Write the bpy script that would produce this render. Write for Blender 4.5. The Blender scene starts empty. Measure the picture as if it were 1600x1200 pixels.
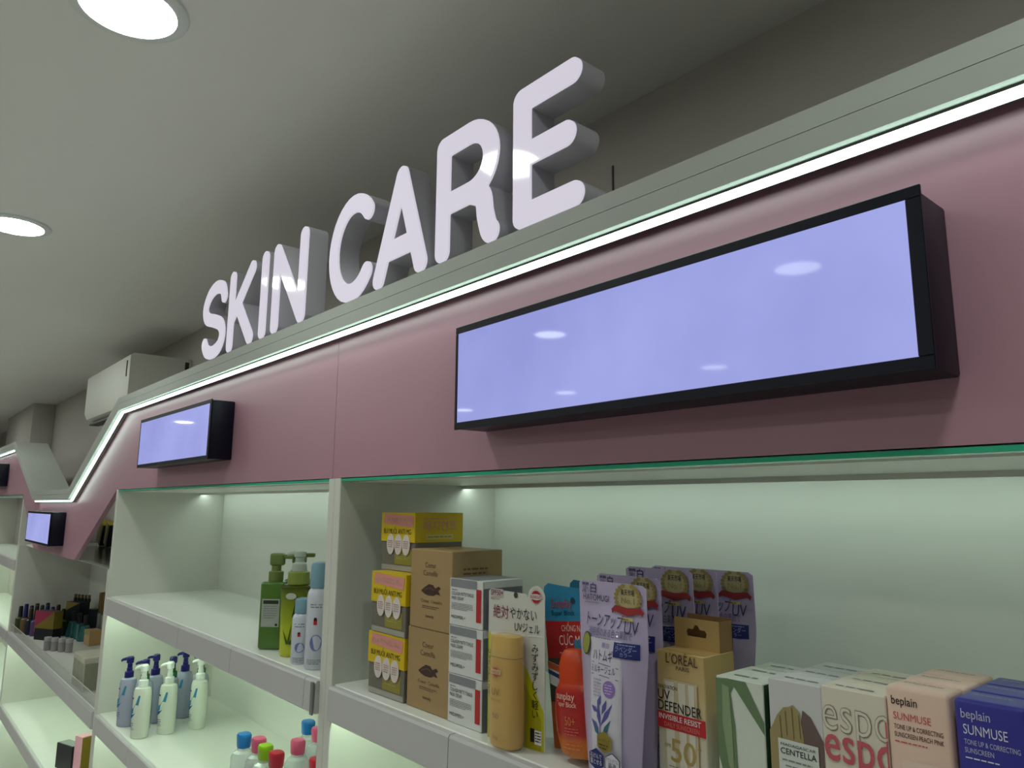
import bpy, bmesh, math, random
import numpy as np
from mathutils import Vector, Matrix
random.seed(4)
scn = bpy.context.scene
COL = scn.collection
Z0 = 1.6                                   # eye height above the floor

# ------------------------------------------------------------------ camera
cd = bpy.data.cameras.new('camera'); cam = bpy.data.objects.new('camera', cd); COL.objects.link(cam)
yaw, pitch, roll = 0.85772, 0.166136, 0.006325
fw = Vector((-math.sin(yaw)*math.cos(pitch), math.cos(yaw)*math.cos(pitch), math.sin(pitch)))
rt = Vector((math.cos(yaw), math.sin(yaw), 0)); up = rt.cross(fw)
r2 = rt*math.cos(roll)+up*math.sin(roll); u2 = -rt*math.sin(roll)+up*math.cos(roll)
M = Matrix((r2, u2, -fw)).transposed().to_4x4(); M.translation = (0, 0, Z0)
cam.matrix_world = M
cd.sensor_fit = 'HORIZONTAL'; cd.sensor_width = 36; cd.lens = 1141.48/1600*36
cd.clip_start = .02
scn.camera = cam

# ------------------------------------------------------------------ world, exposure, lamp powers
w = bpy.data.worlds.new('world'); scn.world = w; w.use_nodes = True
w.node_tree.nodes['Background'].inputs[0].default_value = (.6, .65, .62, 1)
w.node_tree.nodes['Background'].inputs[1].default_value = .02
scn.view_settings.view_transform = 'Standard'; scn.view_settings.look = 'None'
scn.view_settings.exposure = 0; scn.view_settings.gamma = 1; scn.view_settings.use_curve_mapping = False
L_DOWN, L_LED, L_PUCK, L_TAPE, L_SCREEN, L_LETTER = 54., 7.5, 3., 4.5, .92, .76

# ------------------------------------------------------------------ materials
def lin(c):
    return tuple((x/255/12.92 if x/255 <= .04045 else ((x/255+.055)/1.055)**2.4) for x in c)
MATS = {}
def mat(name, rgb, rough=.5, metal=0., spec=.5, emit=0., trans=0., ior=1.45, noise=0., nscale=30., alpha=1., coat=0., bump=0., ecol=None, stretch=None, base=None):
    if name in MATS: return MATS[name]
    m = bpy.data.materials.new(name); m.use_nodes = True
    nt = m.node_tree; b = nt.nodes['Principled BSDF']
    c = lin(rgb)+(1,)
    b.inputs['Base Color'].default_value = lin(base)+(1,) if base else c
    b.inputs['Roughness'].default_value = rough; b.inputs['Metallic'].default_value = metal
    b.inputs['Specular IOR Level'].default_value = spec; b.inputs['IOR'].default_value = ior
    b.inputs['Transmission Weight'].default_value = trans; b.inputs['Alpha'].default_value = alpha
    b.inputs['Coat Weight'].default_value = coat
    if emit:
        b.inputs['Emission Color'].default_value = lin(ecol or rgb)+(1,); b.inputs['Emission Strength'].default_value = emit
    if noise or bump:
        tc = nt.nodes.new('ShaderNodeTexCoord'); n = nt.nodes.new('ShaderNodeTexNoise')
        n.inputs['Scale'].default_value = nscale; n.inputs['Detail'].default_value = 4
        src = tc.outputs['Object']
        if stretch:
            mp = nt.nodes.new('ShaderNodeMapping'); mp.inputs['Scale'].default_value = stretch
            nt.links.new(src, mp.inputs[0]); src = mp.outputs[0]
        nt.links.new(src, n.inputs['Vector'])
        if noise:
            mx = nt.nodes.new('ShaderNodeMix'); mx.data_type = 'RGBA'
            mx.inputs[6].default_value = tuple(x*(1-noise) for x in c[:3])+(1,)
            mx.inputs[7].default_value = tuple(min(1, x*(1+noise)) for x in c[:3])+(1,)
            nt.links.new(n.outputs['Fac'], mx.inputs[0])
            nt.links.new(mx.outputs[2], b.inputs['Emission Color' if emit else 'Base Color'])
        if bump:
            bp = nt.nodes.new('ShaderNodeBump'); bp.inputs['Strength'].default_value = bump; bp.inputs['Distance'].default_value = .002
            nt.links.new(n.outputs['Fac'], bp.inputs['Height']); nt.links.new(bp.outputs[0], b.inputs['Normal'])
    MATS[name] = m
    return m
def grad(name, stops, rough=.4, metal=0., axis=2, z0=0., z1=1.):
    """printed colour gradient along an object axis (a printed carton)"""
    if name in MATS: return MATS[name]
    m = bpy.data.materials.new(name); m.use_nodes = True; nt = m.node_tree; b = nt.nodes['Principled BSDF']
    b.inputs['Roughness'].default_value = rough; b.inputs['Metallic'].default_value = metal
    tc = nt.nodes.new('ShaderNodeTexCoord'); sp = nt.nodes.new('ShaderNodeSeparateXYZ'); mr = nt.nodes.new('ShaderNodeMapRange'); cr = nt.nodes.new('ShaderNodeValToRGB')
    mr.inputs[1].default_value = z0; mr.inputs[2].default_value = z1
    nt.links.new(tc.outputs['Object'], sp.inputs[0]); nt.links.new(sp.outputs[axis], mr.inputs[0]); nt.links.new(mr.outputs[0], cr.inputs[0]); nt.links.new(cr.outputs[0], b.inputs['Base Color'])
    e = cr.color_ramp.elements
    while len(e) < len(stops): e.new(.5)
    for k, (p, c) in enumerate(stops): e[k].position = p; e[k].color = lin(c)+(1,)
    MATS[name] = m; return m

WHITE = mat('white_laminate', (226, 228, 220), .35, noise=.02, nscale=8)
PANEL = mat('grey_white_laminate', (214, 214, 205), .4, noise=.02, nscale=8)
RAIL = mat('price_rail_plastic', (196, 194, 194), .35)
PINK = mat('pink_laminate', (178, 134, 150), .38, noise=.02, nscale=5)
BAND = mat('pale_grey_paint', (170, 174, 167), .55, noise=.02, nscale=6)
CEIL = mat('ceiling_paint', (238, 236, 232), .9, noise=.03, nscale=2)
WALL = mat('wall_paint', (196, 190, 184), .9, noise=.03, nscale=3)
FLOOR = mat('floor_tile', (228, 226, 220), .3, noise=.05, nscale=4)
BLACK = mat('black_paint', (9, 10, 28), .4, spec=.3)
GREENGLASS = mat('green_glass_edge', (60, 190, 150), .15, trans=.1)
TOPTAPE = mat('top_light_tape', (235, 255, 240), .4, emit=L_TAPE*1.6, ecol=(232, 255, 244))
LEDM = mat('led_diffuser', (232, 255, 244), .4, emit=L_LED, ecol=(222, 255, 240))
ALU = mat('grey_channel', (84, 74, 74), .6)
TAPE = mat('shelf_light_tape', (235, 255, 238), .4, emit=L_TAPE*6, ecol=(226, 255, 226))
CHROME = mat('satin_metal', (190, 190, 188), .25, metal=1.)
LAMP = mat('downlight_diffuser', (250, 255, 252), .4, emit=L_DOWN, ecol=(247, 255, 249))
RING = mat('downlight_ring', (225, 230, 228), .4)
SCREEN = mat('lit_screen', (160, 166, 246), .04, emit=L_SCREEN, ecol=(160, 166, 243), noise=.35, nscale=4, spec=.5, ior=1.13, base=(20, 20, 30))
LETTER = mat('opal_acrylic', (225, 222, 228), .06, base=(105, 103, 108), emit=L_LETTER, ecol=(228, 222, 236), ior=1.22)
RETURN = mat('letter_return', (190, 188, 196), .3)
def ink(rgb, n=None): return mat(n or 'ink_%d_%d_%d' % rgb, rgb, .45)
K = ink((35, 30, 30), 'black_ink'); W_ = ink((235, 232, 230), 'white_ink'); GREY = ink((130, 130, 132), 'grey_ink'); RED = ink((190, 40, 45), 'red_ink')

# ------------------------------------------------------------------ mesh builder
def tag(o, label=None, cat=None, group=None, kind=None):
    if label: o['label'] = label
    if cat: o['category'] = cat
    if group: o['group'] = group
    if kind: o['kind'] = kind
    return o
def thing(name, loc, label, cat, group=None, rz=0):
    o = bpy.data.objects.new(name, None); COL.objects.link(o); o.empty_display_size = .05
    o.location = loc; o.rotation_euler = (0, 0, rz)
    return tag(o, label, cat, group)
TXT = bpy.data.curves.new('txt', 'FONT'); TXO = bpy.data.objects.new('txt', TXT)
class MB:
    def __init__(s): s.v = []; s.f = []; s.m = []; s.mats = []
    def mi(s, m):
        if m not in s.mats: s.mats.append(m)
        return s.mats.index(m)
    def add(s, vs, fs, m):
        o = len(s.v); s.v += [tuple(p) for p in vs]; k = s.mi(m)
        for f in fs: s.f.append(tuple(i+o for i in f)); s.m.append(k)
        return s
    def bm(s, b, m):
        b.verts.index_update(); s.add([v.co for v in b.verts], [[v.index for v in f.verts] for f in b.faces], m); b.free(); return s
    def box(s, x0, x1, y0, y1, z0, z1, m, b=0., seg=2):
        if not b:
            vs = [(x, y, z) for x in (x0, x1) for y in (y0, y1) for z in (z0, z1)]
            return s.add(vs, [(0, 1, 3, 2), (4, 6, 7, 5), (0, 4, 5, 1), (2, 3, 7, 6), (0, 2, 6, 4), (1, 5, 7, 3)], m)
        g = bmesh.new(); bmesh.ops.create_cube(g, size=1)
        for v in g.verts: v.co = ((x0+x1)/2+v.co.x*(x1-x0), (y0+y1)/2+v.co.y*(y1-y0), (z0+z1)/2+v.co.z*(z1-z0))
        bmesh.ops.bevel(g, geom=g.edges[:], offset=b, segments=seg, profile=.5, affect='EDGES')
        return s.bm(g, m)
    def lathe(s, prof, m, seg=24, cx=0, cy=0, sx=1., sy=1., power=1.):
        vs = []; fs = []; n = len(prof)
        for r, z in prof:
            for k in range(seg):
                a = 2*math.pi*k/seg; c, d = math.cos(a), math.sin(a)
                if power != 1: c = math.copysign(abs(c)**power, c); d = math.copysign(abs(d)**power, d)
                vs.append((cx+r*sx*c, cy+r*sy*d, z))
        for i in range(n-1):
            for k in range(seg):
                k2 = (k+1) % seg; fs.append((i*seg+k, i*seg+k2, (i+1)*seg+k2, (i+1)*seg+k))
        if prof[0][0] > 1e-6: fs.append(tuple(range(seg))[::-1])
        if prof[-1][0] > 1e-6: fs.append(tuple((n-1)*seg+k for k in range(seg)))
        return s.add(vs, fs, m)
    def prism(s, poly, y0, y1, m, ends=True):
        """polygon in x-z swept from y0 (front) to y1"""
        n = len(poly); vs = [(x, y0, z) for x, z in poly]+[(x, y1, z) for x, z in poly]
        fs = [(i, (i+1) % n, n+(i+1) % n, n+i) for i in range(n)]
        if ends: fs += [tuple(range(n)), tuple(range(2*n-1, n-1, -1))]
        return s.add(vs, fs, m)
    def tube(s, pts, r, m, seg=10, caps=True):
        vs = []; fs = []; n = len(pts); pts = [Vector(p) for p in pts]
        rr = r if isinstance(r, (list, tuple)) else [r]*n
        for i, p in enumerate(pts):
            t = (pts[min(i+1, n-1)]-pts[max(i-1, 0)]).normalized()
            a = t.orthogonal() if abs(t.z) > .9 else t.cross(Vector((0, 0, 1)))
            a.normalize(); b = t.cross(a)
            for k in range(seg):
                q = 2*math.pi*k/seg; vs.append(p+(a*math.cos(q)+b*math.sin(q))*rr[i])
        for i in range(n-1):
            for k in range(seg):
                k2 = (k+1) % seg; fs.append((i*seg+k, i*seg+k2, (i+1)*seg+k2, (i+1)*seg+k))
        if caps: fs += [tuple(range(seg)), tuple((n-1)*seg+k for k in range(seg))]
        return s.add(vs, fs, m)
    # flat print on a face: F maps (u, v) to 3-D
    def decal(s, F, poly, m): return s.add([F(u, v) for u, v in poly], [tuple(range(len(poly)))], m)
    def rect(s, F, u0, u1, v0, v1, m): return s.decal(F, [(u0, v0), (u1, v0), (u1, v1), (u0, v1)], m)
    def disc(s, F, u, v, ru, rv, m, n=24): return s.decal(F, [(u+ru*math.cos(2*math.pi*k/n), v+rv*math.sin(2*math.pi*k/n)) for k in range(n)], m)
    def rectg(s, F, u0, u1, v0, v1, m, n=8):
        return s.add([F(u0+(u1-u0)*i/n, v0+(v1-v0)*j/n) for j in range(n+1) for i in range(n+1)], [(j*(n+1)+i, j*(n+1)+i+1, (j+1)*(n+1)+i+1, (j+1)*(n+1)+i) for j in range(n) for i in range(n)], m)
    def discg(s, F, u, v, ru, rv, m, n=24, rings=4):
        vs = [F(u, v)]+[F(u+ru*q/rings*math.cos(2*math.pi*k/n), v+rv*q/rings*math.sin(2*math.pi*k/n)) for q in range(1, rings+1) for k in range(n)]
        fs = [(0, 1+k, 1+(k+1) % n) for k in range(n)]+[(1+q*n+k, 1+(q+1)*n+k, 1+(q+1)*n+(k+1) % n, 1+q*n+(k+1) % n) for q in range(rings-1) for k in range(n)]
        return s.add(vs, fs, m)
    def line(s, F, pts, t, m):
        for (a, b), (c, d) in zip(pts, pts[1:]):
            L = math.hypot(c-a, d-b) or 1; nx, ny = -(d-b)/L*t/2, (c-a)/L*t/2
            s.decal(F, [(a+nx, b+ny), (a-nx, b-ny), (c-nx, d-ny), (c+nx, d+ny)], m)
        return s
    def text(s, F, body, u, v, h, m, w=None, align='L', bold=0., vertical=False, outline=0.):
        """h = cap height; w = width to fit; (u, v) = baseline start / centre"""
        if vertical:
            for k, ch in enumerate(body): s.text(F, ch, u, v-k*h*1.33, h, m, align='C', bold=bold)
            return s
        TXT.body = body; TXT.size = 1; TXT.offset = min(.006, bold) if 'M' not in body else 0; TXT.resolution_u = 3
        dg = bpy.context.evaluated_depsgraph_get(); me = bpy.data.meshes.new_from_object(TXO.evaluated_get(dg))
        if not len(me.vertices): bpy.data.meshes.remove(me); return s
        P = [x.co.copy() for x in me.vertices]; fs = [tuple(p.vertices) for p in me.polygons]; bpy.data.meshes.remove(me)
        x0 = min(p.x for p in P); x1 = max(p.x for p in P); k = h/.7; kx = k if not w else w/(x1-x0)
        W = (x1-x0)*kx; o = u if align == 'L' else u-W/2 if align == 'C' else u-W
        s.add([F(o+(p.x-x0)*kx, v+p.y*k) for p in P], fs, m)
        return s
    def greek(s, F, u0, u1, v, h, m, rows=1, gap=1.8):
        """rows of tiny unreadable print"""
        for r in range(rows):
            u = u0; e = u1-(random.random()*.25*(u1-u0) if r == rows-1 else 0)
            while u < e:
                L = h*random.uniform(1.2, 4); s.rect(F, u, min(e, u+L), v-r*h*gap-h*.35, v-r*h*gap+h*.35, m); u += L+h*.6
        return s
    def build(s, name, parent=None, loc=(0, 0, 0), rz=0, org=None, label=None, cat=None, group=None, kind=None, smooth=35):
        me = bpy.data.meshes.new(name); o_ = Vector(org) if org else Vector((0, 0, 0))
        me.from_pydata([Vector(p)-o_ for p in s.v], [], s.f)
        for m in s.mats: me.materials.append(m)
        me.polygons.foreach_set('material_index', s.m); me.polygons.foreach_set('use_smooth', [True]*len(s.f))
        me.set_sharp_from_angle(angle=math.radians(smooth)); me.update()
        g = bmesh.new(); g.from_mesh(me)
        if len(s.f) < 4000: bmesh.ops.recalc_face_normals(g, faces=g.faces[:])
        g.to_mesh(me); g.free()
        o = bpy.data.objects.new(name, me); COL.objects.link(o)
        if parent: o.parent = parent
        o.location = loc; o.rotation_euler = (0, 0, rz)
        return tag(o, label, cat, group, kind)
COL.objects.link(TXO)
def dup(root, loc, label, rz=None, group=None, scale=None):
    c = root.copy(); COL.objects.link(c); c.location = loc; c['label'] = label
    if rz is not None: c.rotation_euler = (0, 0, rz)
    if group: c['group'] = group
    if scale: c.scale = scale
    for ch in list(root.children):
        d = ch.copy(); COL.objects.link(d); d.parent = c
        for g in list(ch.children):
            e = g.copy(); COL.objects.link(e); e.parent = d
    return c
def front(yf, off=.0005): return lambda u, v: (u, yf-off, v)
def right(xr, off=.0005): return lambda u, v: (xr+off, u, v)
def topf(zt, off=.0005): return lambda u, v: (u, v, zt+off)
def miter(pts, d):
    out = []; n = len(pts)
    for i, p in enumerate(pts):
        ns = []
        for a, b in ((i-1, i), (i, i+1)):
            if 0 <= a and b < n:
                dx, dz = pts[b][0]-pts[a][0], pts[b][1]-pts[a][1]; L = math.hypot(dx, dz); ns.append((-dz/L, dx/L))
        if len(ns) == 1: ns *= 2
        mx, mz = ns[0][0]+ns[1][0], ns[0][1]+ns[1][1]; q = mx*ns[0][0]+mz*ns[0][1]
        out.append((p[0]+mx/q*d, p[1]+mz/q*d))
    return out

# ------------------------------------------------------------------ the room
CEILZ = Z0+.820
XL, XR, YB, YF = -10.5, 3.0, 1.088, -4.2
MB().box(XL-.1, XR+.1, YF-.1, YB+.1, -.1, 0, FLOOR).build('floor', kind='structure')
MB().box(XL-.1, XR+.1, YF-.1, YB+.1, CEILZ, CEILZ+.1, CEIL).build('ceiling', kind='structure')
MB().box(XL-.1, XR+.1, YB, YB+.1, 0, CEILZ, WALL).build('wall_back', kind='structure')
MB().box(XL-.1, XL, YF, YB, 0, CEILZ, WALL).build('wall_left', kind='structure')
MB().box(XR, XR+.1, YF, YB, 0, CEILZ, WALL).build('wall_right', kind='structure')
MB().box(XL-.1, XR+.1, YF-.1, YF, 0, CEILZ, WALL).build('wall_front', kind='structure')
MB().box(-8.6, -7.12, .93, YB-.001, 0, CEILZ-.001, WALL, .004).build('trim_1', kind='structure')        # the boxed column far left
# small access hatches low on the back wall behind the sign
def hatch(x0, x1, z1, label):
    g = MB(); g.box(x0, x1, YB-.004, YB, Z0+.45, Z0+z1, WALL, .0015)
    for a in (x0-.0015, x1+.0015): g.box(a-.0012, a+.0012, YB-.002, YB, Z0+.45, Z0+z1, ink((70, 64, 60), 'joint_dark'))  # thin dark strips along both side joints of the hatch
    g.build('wall_hatch', label=label, cat='panel')
hatch(-1.112, -.942, .70, 'flat square wall hatch behind the last sign letter')
hatch(-1.60, -1.42, .73, 'flat square wall hatch behind the letter A')

# ------------------------------------------------------------------ downlights in the ceiling
def downlight():
    t = thing('ceiling_downlight', (0, 0, CEILZ), 'x', 'ceiling light', 'round ceiling downlights')
    MB().lathe([(.074, -.001), (.0745, -.007), (.083, -.008), (.092, -.004), (.094, -.0005)], RING, 40).build('trim_ring', t)
    g = MB(); n = 40
    g.add([(.0742*math.cos(2*math.pi*k/n), .0742*math.sin(2*math.pi*k/n), -.004) for k in range(n)], [tuple(range(n))[::-1]], LAMP); g.build('diffuser', t)
    return t
dl0 = downlight(); first = True
for i in range(7):
    for j in range(3):
        x = -7.68+1.285*i; y = .233-1.285*j
        if (i, j) == (5, 0): lab = 'large round white downlight at the top left above the sign'
        elif (i, j) == (4, 0): lab = 'round white downlight at the left edge of the photo'
        elif j == 0: lab = 'round white downlight further along the row in front of the shelves'
        else: lab = 'round white downlight over the aisle, seen only as a reflection'
        if first: dl0.location = (x, y, CEILZ); dl0['label'] = lab; first = False
        else: dup(dl0, (x, y, CEILZ), lab)

# ------------------------------------------------------------------ header: pink fascia, pale band, light strips
LB = [(-10.4, .3277), (-5.53, .3277), (-4.61, .0085), (-3.690, .0085), (-2.940, .3277), (3.0, .3277)]   # lower edge of the light strip, left to right
def up_(pts): return [(x, z+Z0) for x, z in pts]
PB = [(-10.4, .0525), (-5.244, .0525), (-4.66, -.236), (-3.62, -.236), (-3.005, .0525), (3.0, .0525)]  # lower edge of the pink board
SFu = miter(LB, .0093); OUT = miter(LB, .0553)              # soffit and upper edge of the band
YS = .645                                                # front of the band
def clipx(pts, xa, xb):
    out = []
    def at(x):
        for (a, b), (c, d) in zip(pts, pts[1:]):
            if a <= x <= c: return (x, b+(d-b)*(x-a)/(c-a))
    out.append(at(xa)); out += [p for p in pts if xa+1e-6 < p[0] < xb-1e-6]; out.append(at(xb)); return out
SEAM = -1.322
for xa, xb, lab in ((SEAM+.0007, 2.99, 'pink fascia panel carrying the large lit display on the right'), (-10.38, SEAM-.0007, 'long pink fascia panel dipping into a low valley left of the panel seam')):
    a = clipx(SFu, xa, xb); b = clipx(PB, xa, xb)
    MB().prism(up_(a+b[::-1]), .680, .698, PINK).build('fascia_panel', label=lab, cat='panel')
hd = thing('header_band', (0, YS, Z0+.337), 'pale grey header band running along the top of the pink fascia under the letters', 'header')
def strip(lo, hi, y0, y1, m, name):
    g = MB()
    for (a, b, c, d) in zip(lo, lo[1:], hi[1:], hi): g.prism(up_([a, b, c, d]), y0, y1, m)
    g.build(name, hd, org=hd.location)
mid = miter(SFu, .0235); mid2 = miter(SFu, .0243)
strip(SFu, mid, YS, .679, BAND, 'lower_board'); strip(mid2, OUT, YS, .679, BAND, 'upper_board')
strip(miter(SFu, .001), miter(SFu, .044), .679, .82, BAND, 'top_box')
# light strips: an aluminium channel with a diffuser in the corner under the band
def led(pts, label):
    t = thing('light_strip', (pts[0][0], .66, Z0+pts[0][1]), label, 'light strip', 'light strips under the header band')
    for nm, m, sec in (('channel', ALU, [(.6552, .0064), (.6648, .0064), (.6648, .0000), (.6680, .0000), (.6680, .0091), (.6552, .0091)]), ('diffuser', LEDM, [(.6552, .0062), (.6646, .0062), (.6646, .0003), (.6552, .0003)])):
        g = MB(); n = len(sec); cols_ = [miter(pts, o) for y, o in sec]; vs = []
        for k in range(len(pts)): vs += [(cols_[q][k][0], sec[q][0], cols_[q][k][1]+Z0) for q in range(n)]
        fs = [(a*n+q, a*n+(q+1) % n, (a+1)*n+(q+1) % n, (a+1)*n+q) for a in range(len(pts)-1) for q in range(n)]+[tuple(range(n)), tuple((len(pts)-1)*n+q for q in range(n))]
        g.add(vs, fs, m).build(nm, t, org=t.location)
led([(-2.936, .3277), (2.99, .3277)], 'long bright light strip along the upper edge of the pink fascia')
led([(-3.683, .0115), (-2.944, .3260)], 'bright light strip on the slope down into the valley')
led([(-4.606, .0085), (-3.697, .0085)], 'short bright light strip along the low bottom of the valley')
led([(-10.3, .3277), (-5.536, .3277)], 'bright light strip at the far left edge beyond the valley')

# ------------------------------------------------------------------ sign letters
def contour(strokes, r, res=.0016):
    xs = [p[0] for s in strokes for p in s]; zs = [p[1] for s in strokes for p in s]
    x0, x1, z0, z1 = min(xs)-r-.006, max(xs)+r+.006, min(zs)-r-.006, max(zs)+r+.006
    X = np.arange(x0, x1, res); Zz = np.arange(z0, z1, res); gx, gz = np.meshgrid(X, Zz, indexing='ij')
    D = np.full(gx.shape, 9.)
    for s in strokes:
        for (a, b), (c, d) in zip(s, s[1:]):
            dx, dz = c-a, d-b; L = dx*dx+dz*dz+1e-12; t = np.clip(((gx-a)*dx+(gz-b)*dz)/L, 0, 1)
            D = np.minimum(D, np.hypot(gx-a-t*dx, gz-b-t*dz))
    D -= r; seg = {}
    I = D < 0; act = np.zeros(I.shape, bool)
    q = I[:-1, :-1].astype(int)+I[1:, :-1]+I[1:, 1:]+I[:-1, 1:]
    for i, k in zip(*np.where((q > 0) & (q < 4))):
        cs = [(i, k), (i+1, k), (i+1, k+1), (i, k+1)]; cut = []
        for n in range(4):
            a, b = cs[n], cs[(n+1) % 4]
            if I[a] != I[b]: cut.append((min(a, b), max(a, b), I[a]))
        # inside kept on the left: go from leaving edge to entering edge
        lv = [c[:2] for c in cut if c[2]]; en = [c[:2] for c in cut if not c[2]]
        for a, b in zip(lv, en): seg[a] = b
    loops = []
    def pos(e):
        a, b = e; t = D[a]/(D[a]-D[b]); return (x0+(a[0]+(b[0]-a[0])*t)*res, z0+(a[1]+(b[1]-a[1])*t)*res)
    while seg:
        st, nx = next(iter(seg.items())); lp = [st]; del seg[st]
        while nx in seg: lp.append(nx); nx = seg.pop(nx)
        if len(lp) > 12: loops.append([pos(e) for e in lp[::2]])
    return loops
def extr(loops, y0, y1, m, inset=0.):
    cu = bpy.data.curves.new('c', 'CURVE'); cu.dimensions = '2D'; cu.fill_mode = 'BOTH'; cu.extrude = (y1-y0)/2
    if inset: cu.bevel_depth = inset; cu.bevel_resolution = 2; cu.offset = -inset; cu.extrude -= inset
    for lp in loops:
        sp = cu.splines.new('POLY'); sp.points.add(len(lp)-1); sp.use_cyclic_u = True
        for p, q in zip(sp.points, lp): p.co = (q[0], q[1], 0, 1)
    o = bpy.data.objects.new('c', cu); COL.objects.link(o)
    dg = bpy.context.evaluated_depsgraph_get(); me = bpy.data.meshes.new_from_object(o.evaluated_get(dg))
    g = MB(); g.add([(v.co.x, (y0+y1)/2-v.co.z, v.co.y) for v in me.vertices], [tuple(p.vertices) for p in me.polygons], m)
    bpy.data.objects.remove(o); bpy.data.meshes.remove(me); bpy.data.curves.remove(cu); return g
def arc(cx, cz, rx, rz, a0, a1, n=28): return [(cx+rx*math.cos(math.radians(a0+(a1-a0)*k/n)), cz+rz*math.sin(math.radians(a0+(a1-a0)*k/n))) for k in range(n+1)]
def crom(P, n=6):
    P = [P[0]]+P+[P[-1]]; out = []
    for i in range(1, len(P)-2):
        for k in range(n):
            t = k/n; a, b, c, d = [np.array(p) for p in P[i-1:i+3]]
            out.append(tuple(.5*(2*b+(c-a)*t+(2*a-5*b+4*c-d)*t*t+(3*b-a-3*c+d)*t**3)))
    return out+[P[-1]]
zt, zb = .587, .4065
LET = [('S', [crom([(-1.940, .553), (-1.957, .579), (-2.005, .591), (-2.055, .579), (-2.084, .546), (-2.066, .514), (-2.01, .497), (-1.955, .477), (-1.938, .447), (-1.957, .419), (-2.003, .408), (-2.05, .417), (-2.074, .440)])]),
 ('K', [[(-1.880, zb), (-1.880, zt)], [(-1.872, .478), (-1.750, zt-.002)], [(-1.838, .508), (-1.745, zb)]]),
 ('I', [[(-1.669, zb), (-1.669, zt)]]),
 ('N', [[(-1.598, zb), (-1.598, zt-.002)], [(-1.598, zt-.002), (-1.459, zb)], [(-1.459, zb), (-1.457, zt)]]),
 ('C', [arc(-1.236, .496, .077, .0905, 42, 318)]),
 ('A', [[(-1.133, zb), (-1.062, zt-.003), (-.997, zb)], [(-1.110, .452), (-1.018, .452)]]),
 ('R', [[(-.934, zb), (-.934, zt-.001)], [(-.934, zt-.001), (-.865, zt-.001)]+arc(-.865, .5355, .055, .0505, 90, -90, 18)+[(-.934, .485)], crom([(-.858, .484), (-.830, .468), (-.823, .438), (-.815, .414), (-.809, .4065)])]),
 ('E', [[(-.638, zt-.001), (-.739, zt-.001), (-.739, .4075), (-.636, .4075)], [(-.739, .499), (-.650, .499)]])]
for ch, st in LET:
    xs = [p[0] for s in st for p in s]; lp = contour(st, .0182)
    which = {'S': 'first letter of the sign, at the far left end', 'K': 'between the S and the I', 'I': 'single upright bar between K and N', 'N': 'last letter of the first word', 'C': 'open round first letter of the second word', 'A': 'between the C and the R', 'R': 'between the A and the E', 'E': 'largest looking letter at the right end of the sign'}[ch]
    t = thing('sign_letter', ((min(xs)+max(xs))/2, .68, Z0+.388), 'lit white letter %s, %s' % (ch, which), 'sign letter', 'lit letters of the sign')
    g = extr(lp, .654, .658, LETTER); g.v = [(x, y, z+Z0) for x, y, z in g.v]; g.build('face', t, org=t.location)
    lp2 = contour(st, .0190)
    g = extr(lp2, .6582, .702, RETURN); g.v = [(x, y, z+Z0) for x, y, z in g.v]; g.build('side_return', t, org=t.location)

# ------------------------------------------------------------------ lit display boxes on the fascia
def display(turn=0.):
    """turn: the front is set slightly askew on its wedge shaped housing"""
    t = thing('display_box', (0, .68, Z0), 'x', 'display', 'lit display boxes on the fascia')
    w, h, b = .6455, .1515, .0103
    def sk(g):
        g.v = [(x, y+x*turn*min(1, max(0, (-y-.0006)/.0574)), z) for x, y, z in g.v]; return g
    g = MB(); g.box(-w/2+.004, w/2-.004, -.058, -.0006, -h/2+.0005, h/2-.0012, BLACK, .003); sk(g).build('housing', t)
    f = MB()
    for x0, x1, z0, z1 in ((-w/2, w/2, h/2-b, h/2), (-w/2, w/2, -h/2, -h/2+b), (-w/2, -w/2+b*.6, -h/2+b, h/2-b), (w/2-b*1.2, w/2, -h/2+b, h/2-b)): f.box(x0, x1, -.0615, -.0585, z0, z1, BLACK, .0007, 1)
    sk(f).build('frame', t)
    q = MB(); q.box(-w/2+b*.6, w/2-b*1.2, -.0608, -.0584, -h/2+b, h/2-b, SCREEN); sk(q).build('screen', t)
    return t
d0 = display(-.0212); d0.location = (-.5280, .68, Z0+.1842)
d0['label'] = 'large lit lavender display box on the right fascia panel'
d1 = display(); d1.location = (-2.190, .68, Z0+.187); d1['label'] = 'medium lit lavender display box below the first letters of the sign'
dup(d1, (-4.195, .68, Z0-.1135), 'small lit lavender display box in the low valley of the fascia', 0)
dup(d1, (-6.265, .68, Z0+.187), 'black display box cut off by the left edge of the photo', 0)
# ------------------------------------------------------------------ shelf units
YBK = 1.066
SHZ = [-.326, -.722, -1.112]                              # shelf surfaces below eye height
def rail_group(sh, x0, x1, z, seams, clip=False, root=None):
    xs = [x0+.0006]+[s for s in seams if x0 < s < x1]+[x1-.0006]
    for a, b in zip(xs, xs[1:]):
        g = MB()
        g.add([(a+.0010, .6858, z-.002), (a+.0010, .676, z-.002), (a+.0010, .673, z-.006), (a+.0010, .6715, z-.058), (a+.0010, .674, z-.061), (a+.0010, .6858, z-.061),
               (b-.0010, .6858, z-.002), (b-.0010, .676, z-.002), (b-.0010, .673, z-.006), (b-.0010, .6715, z-.058), (b-.0010, .674, z-.061), (b-.0010, .6858, z-.061)],
              [(0, 1, 2, 3, 4, 5), (11, 10, 9, 8, 7, 6)]+[(k, 6+k, 6+(k+1) % 6, (k+1) % 6) for k in range(6)], RAIL)
        g.v = [(x, y, zz+Z0) for x, y, zz in g.v]
        g.build('price_rail', sh, org=root.location)
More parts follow.
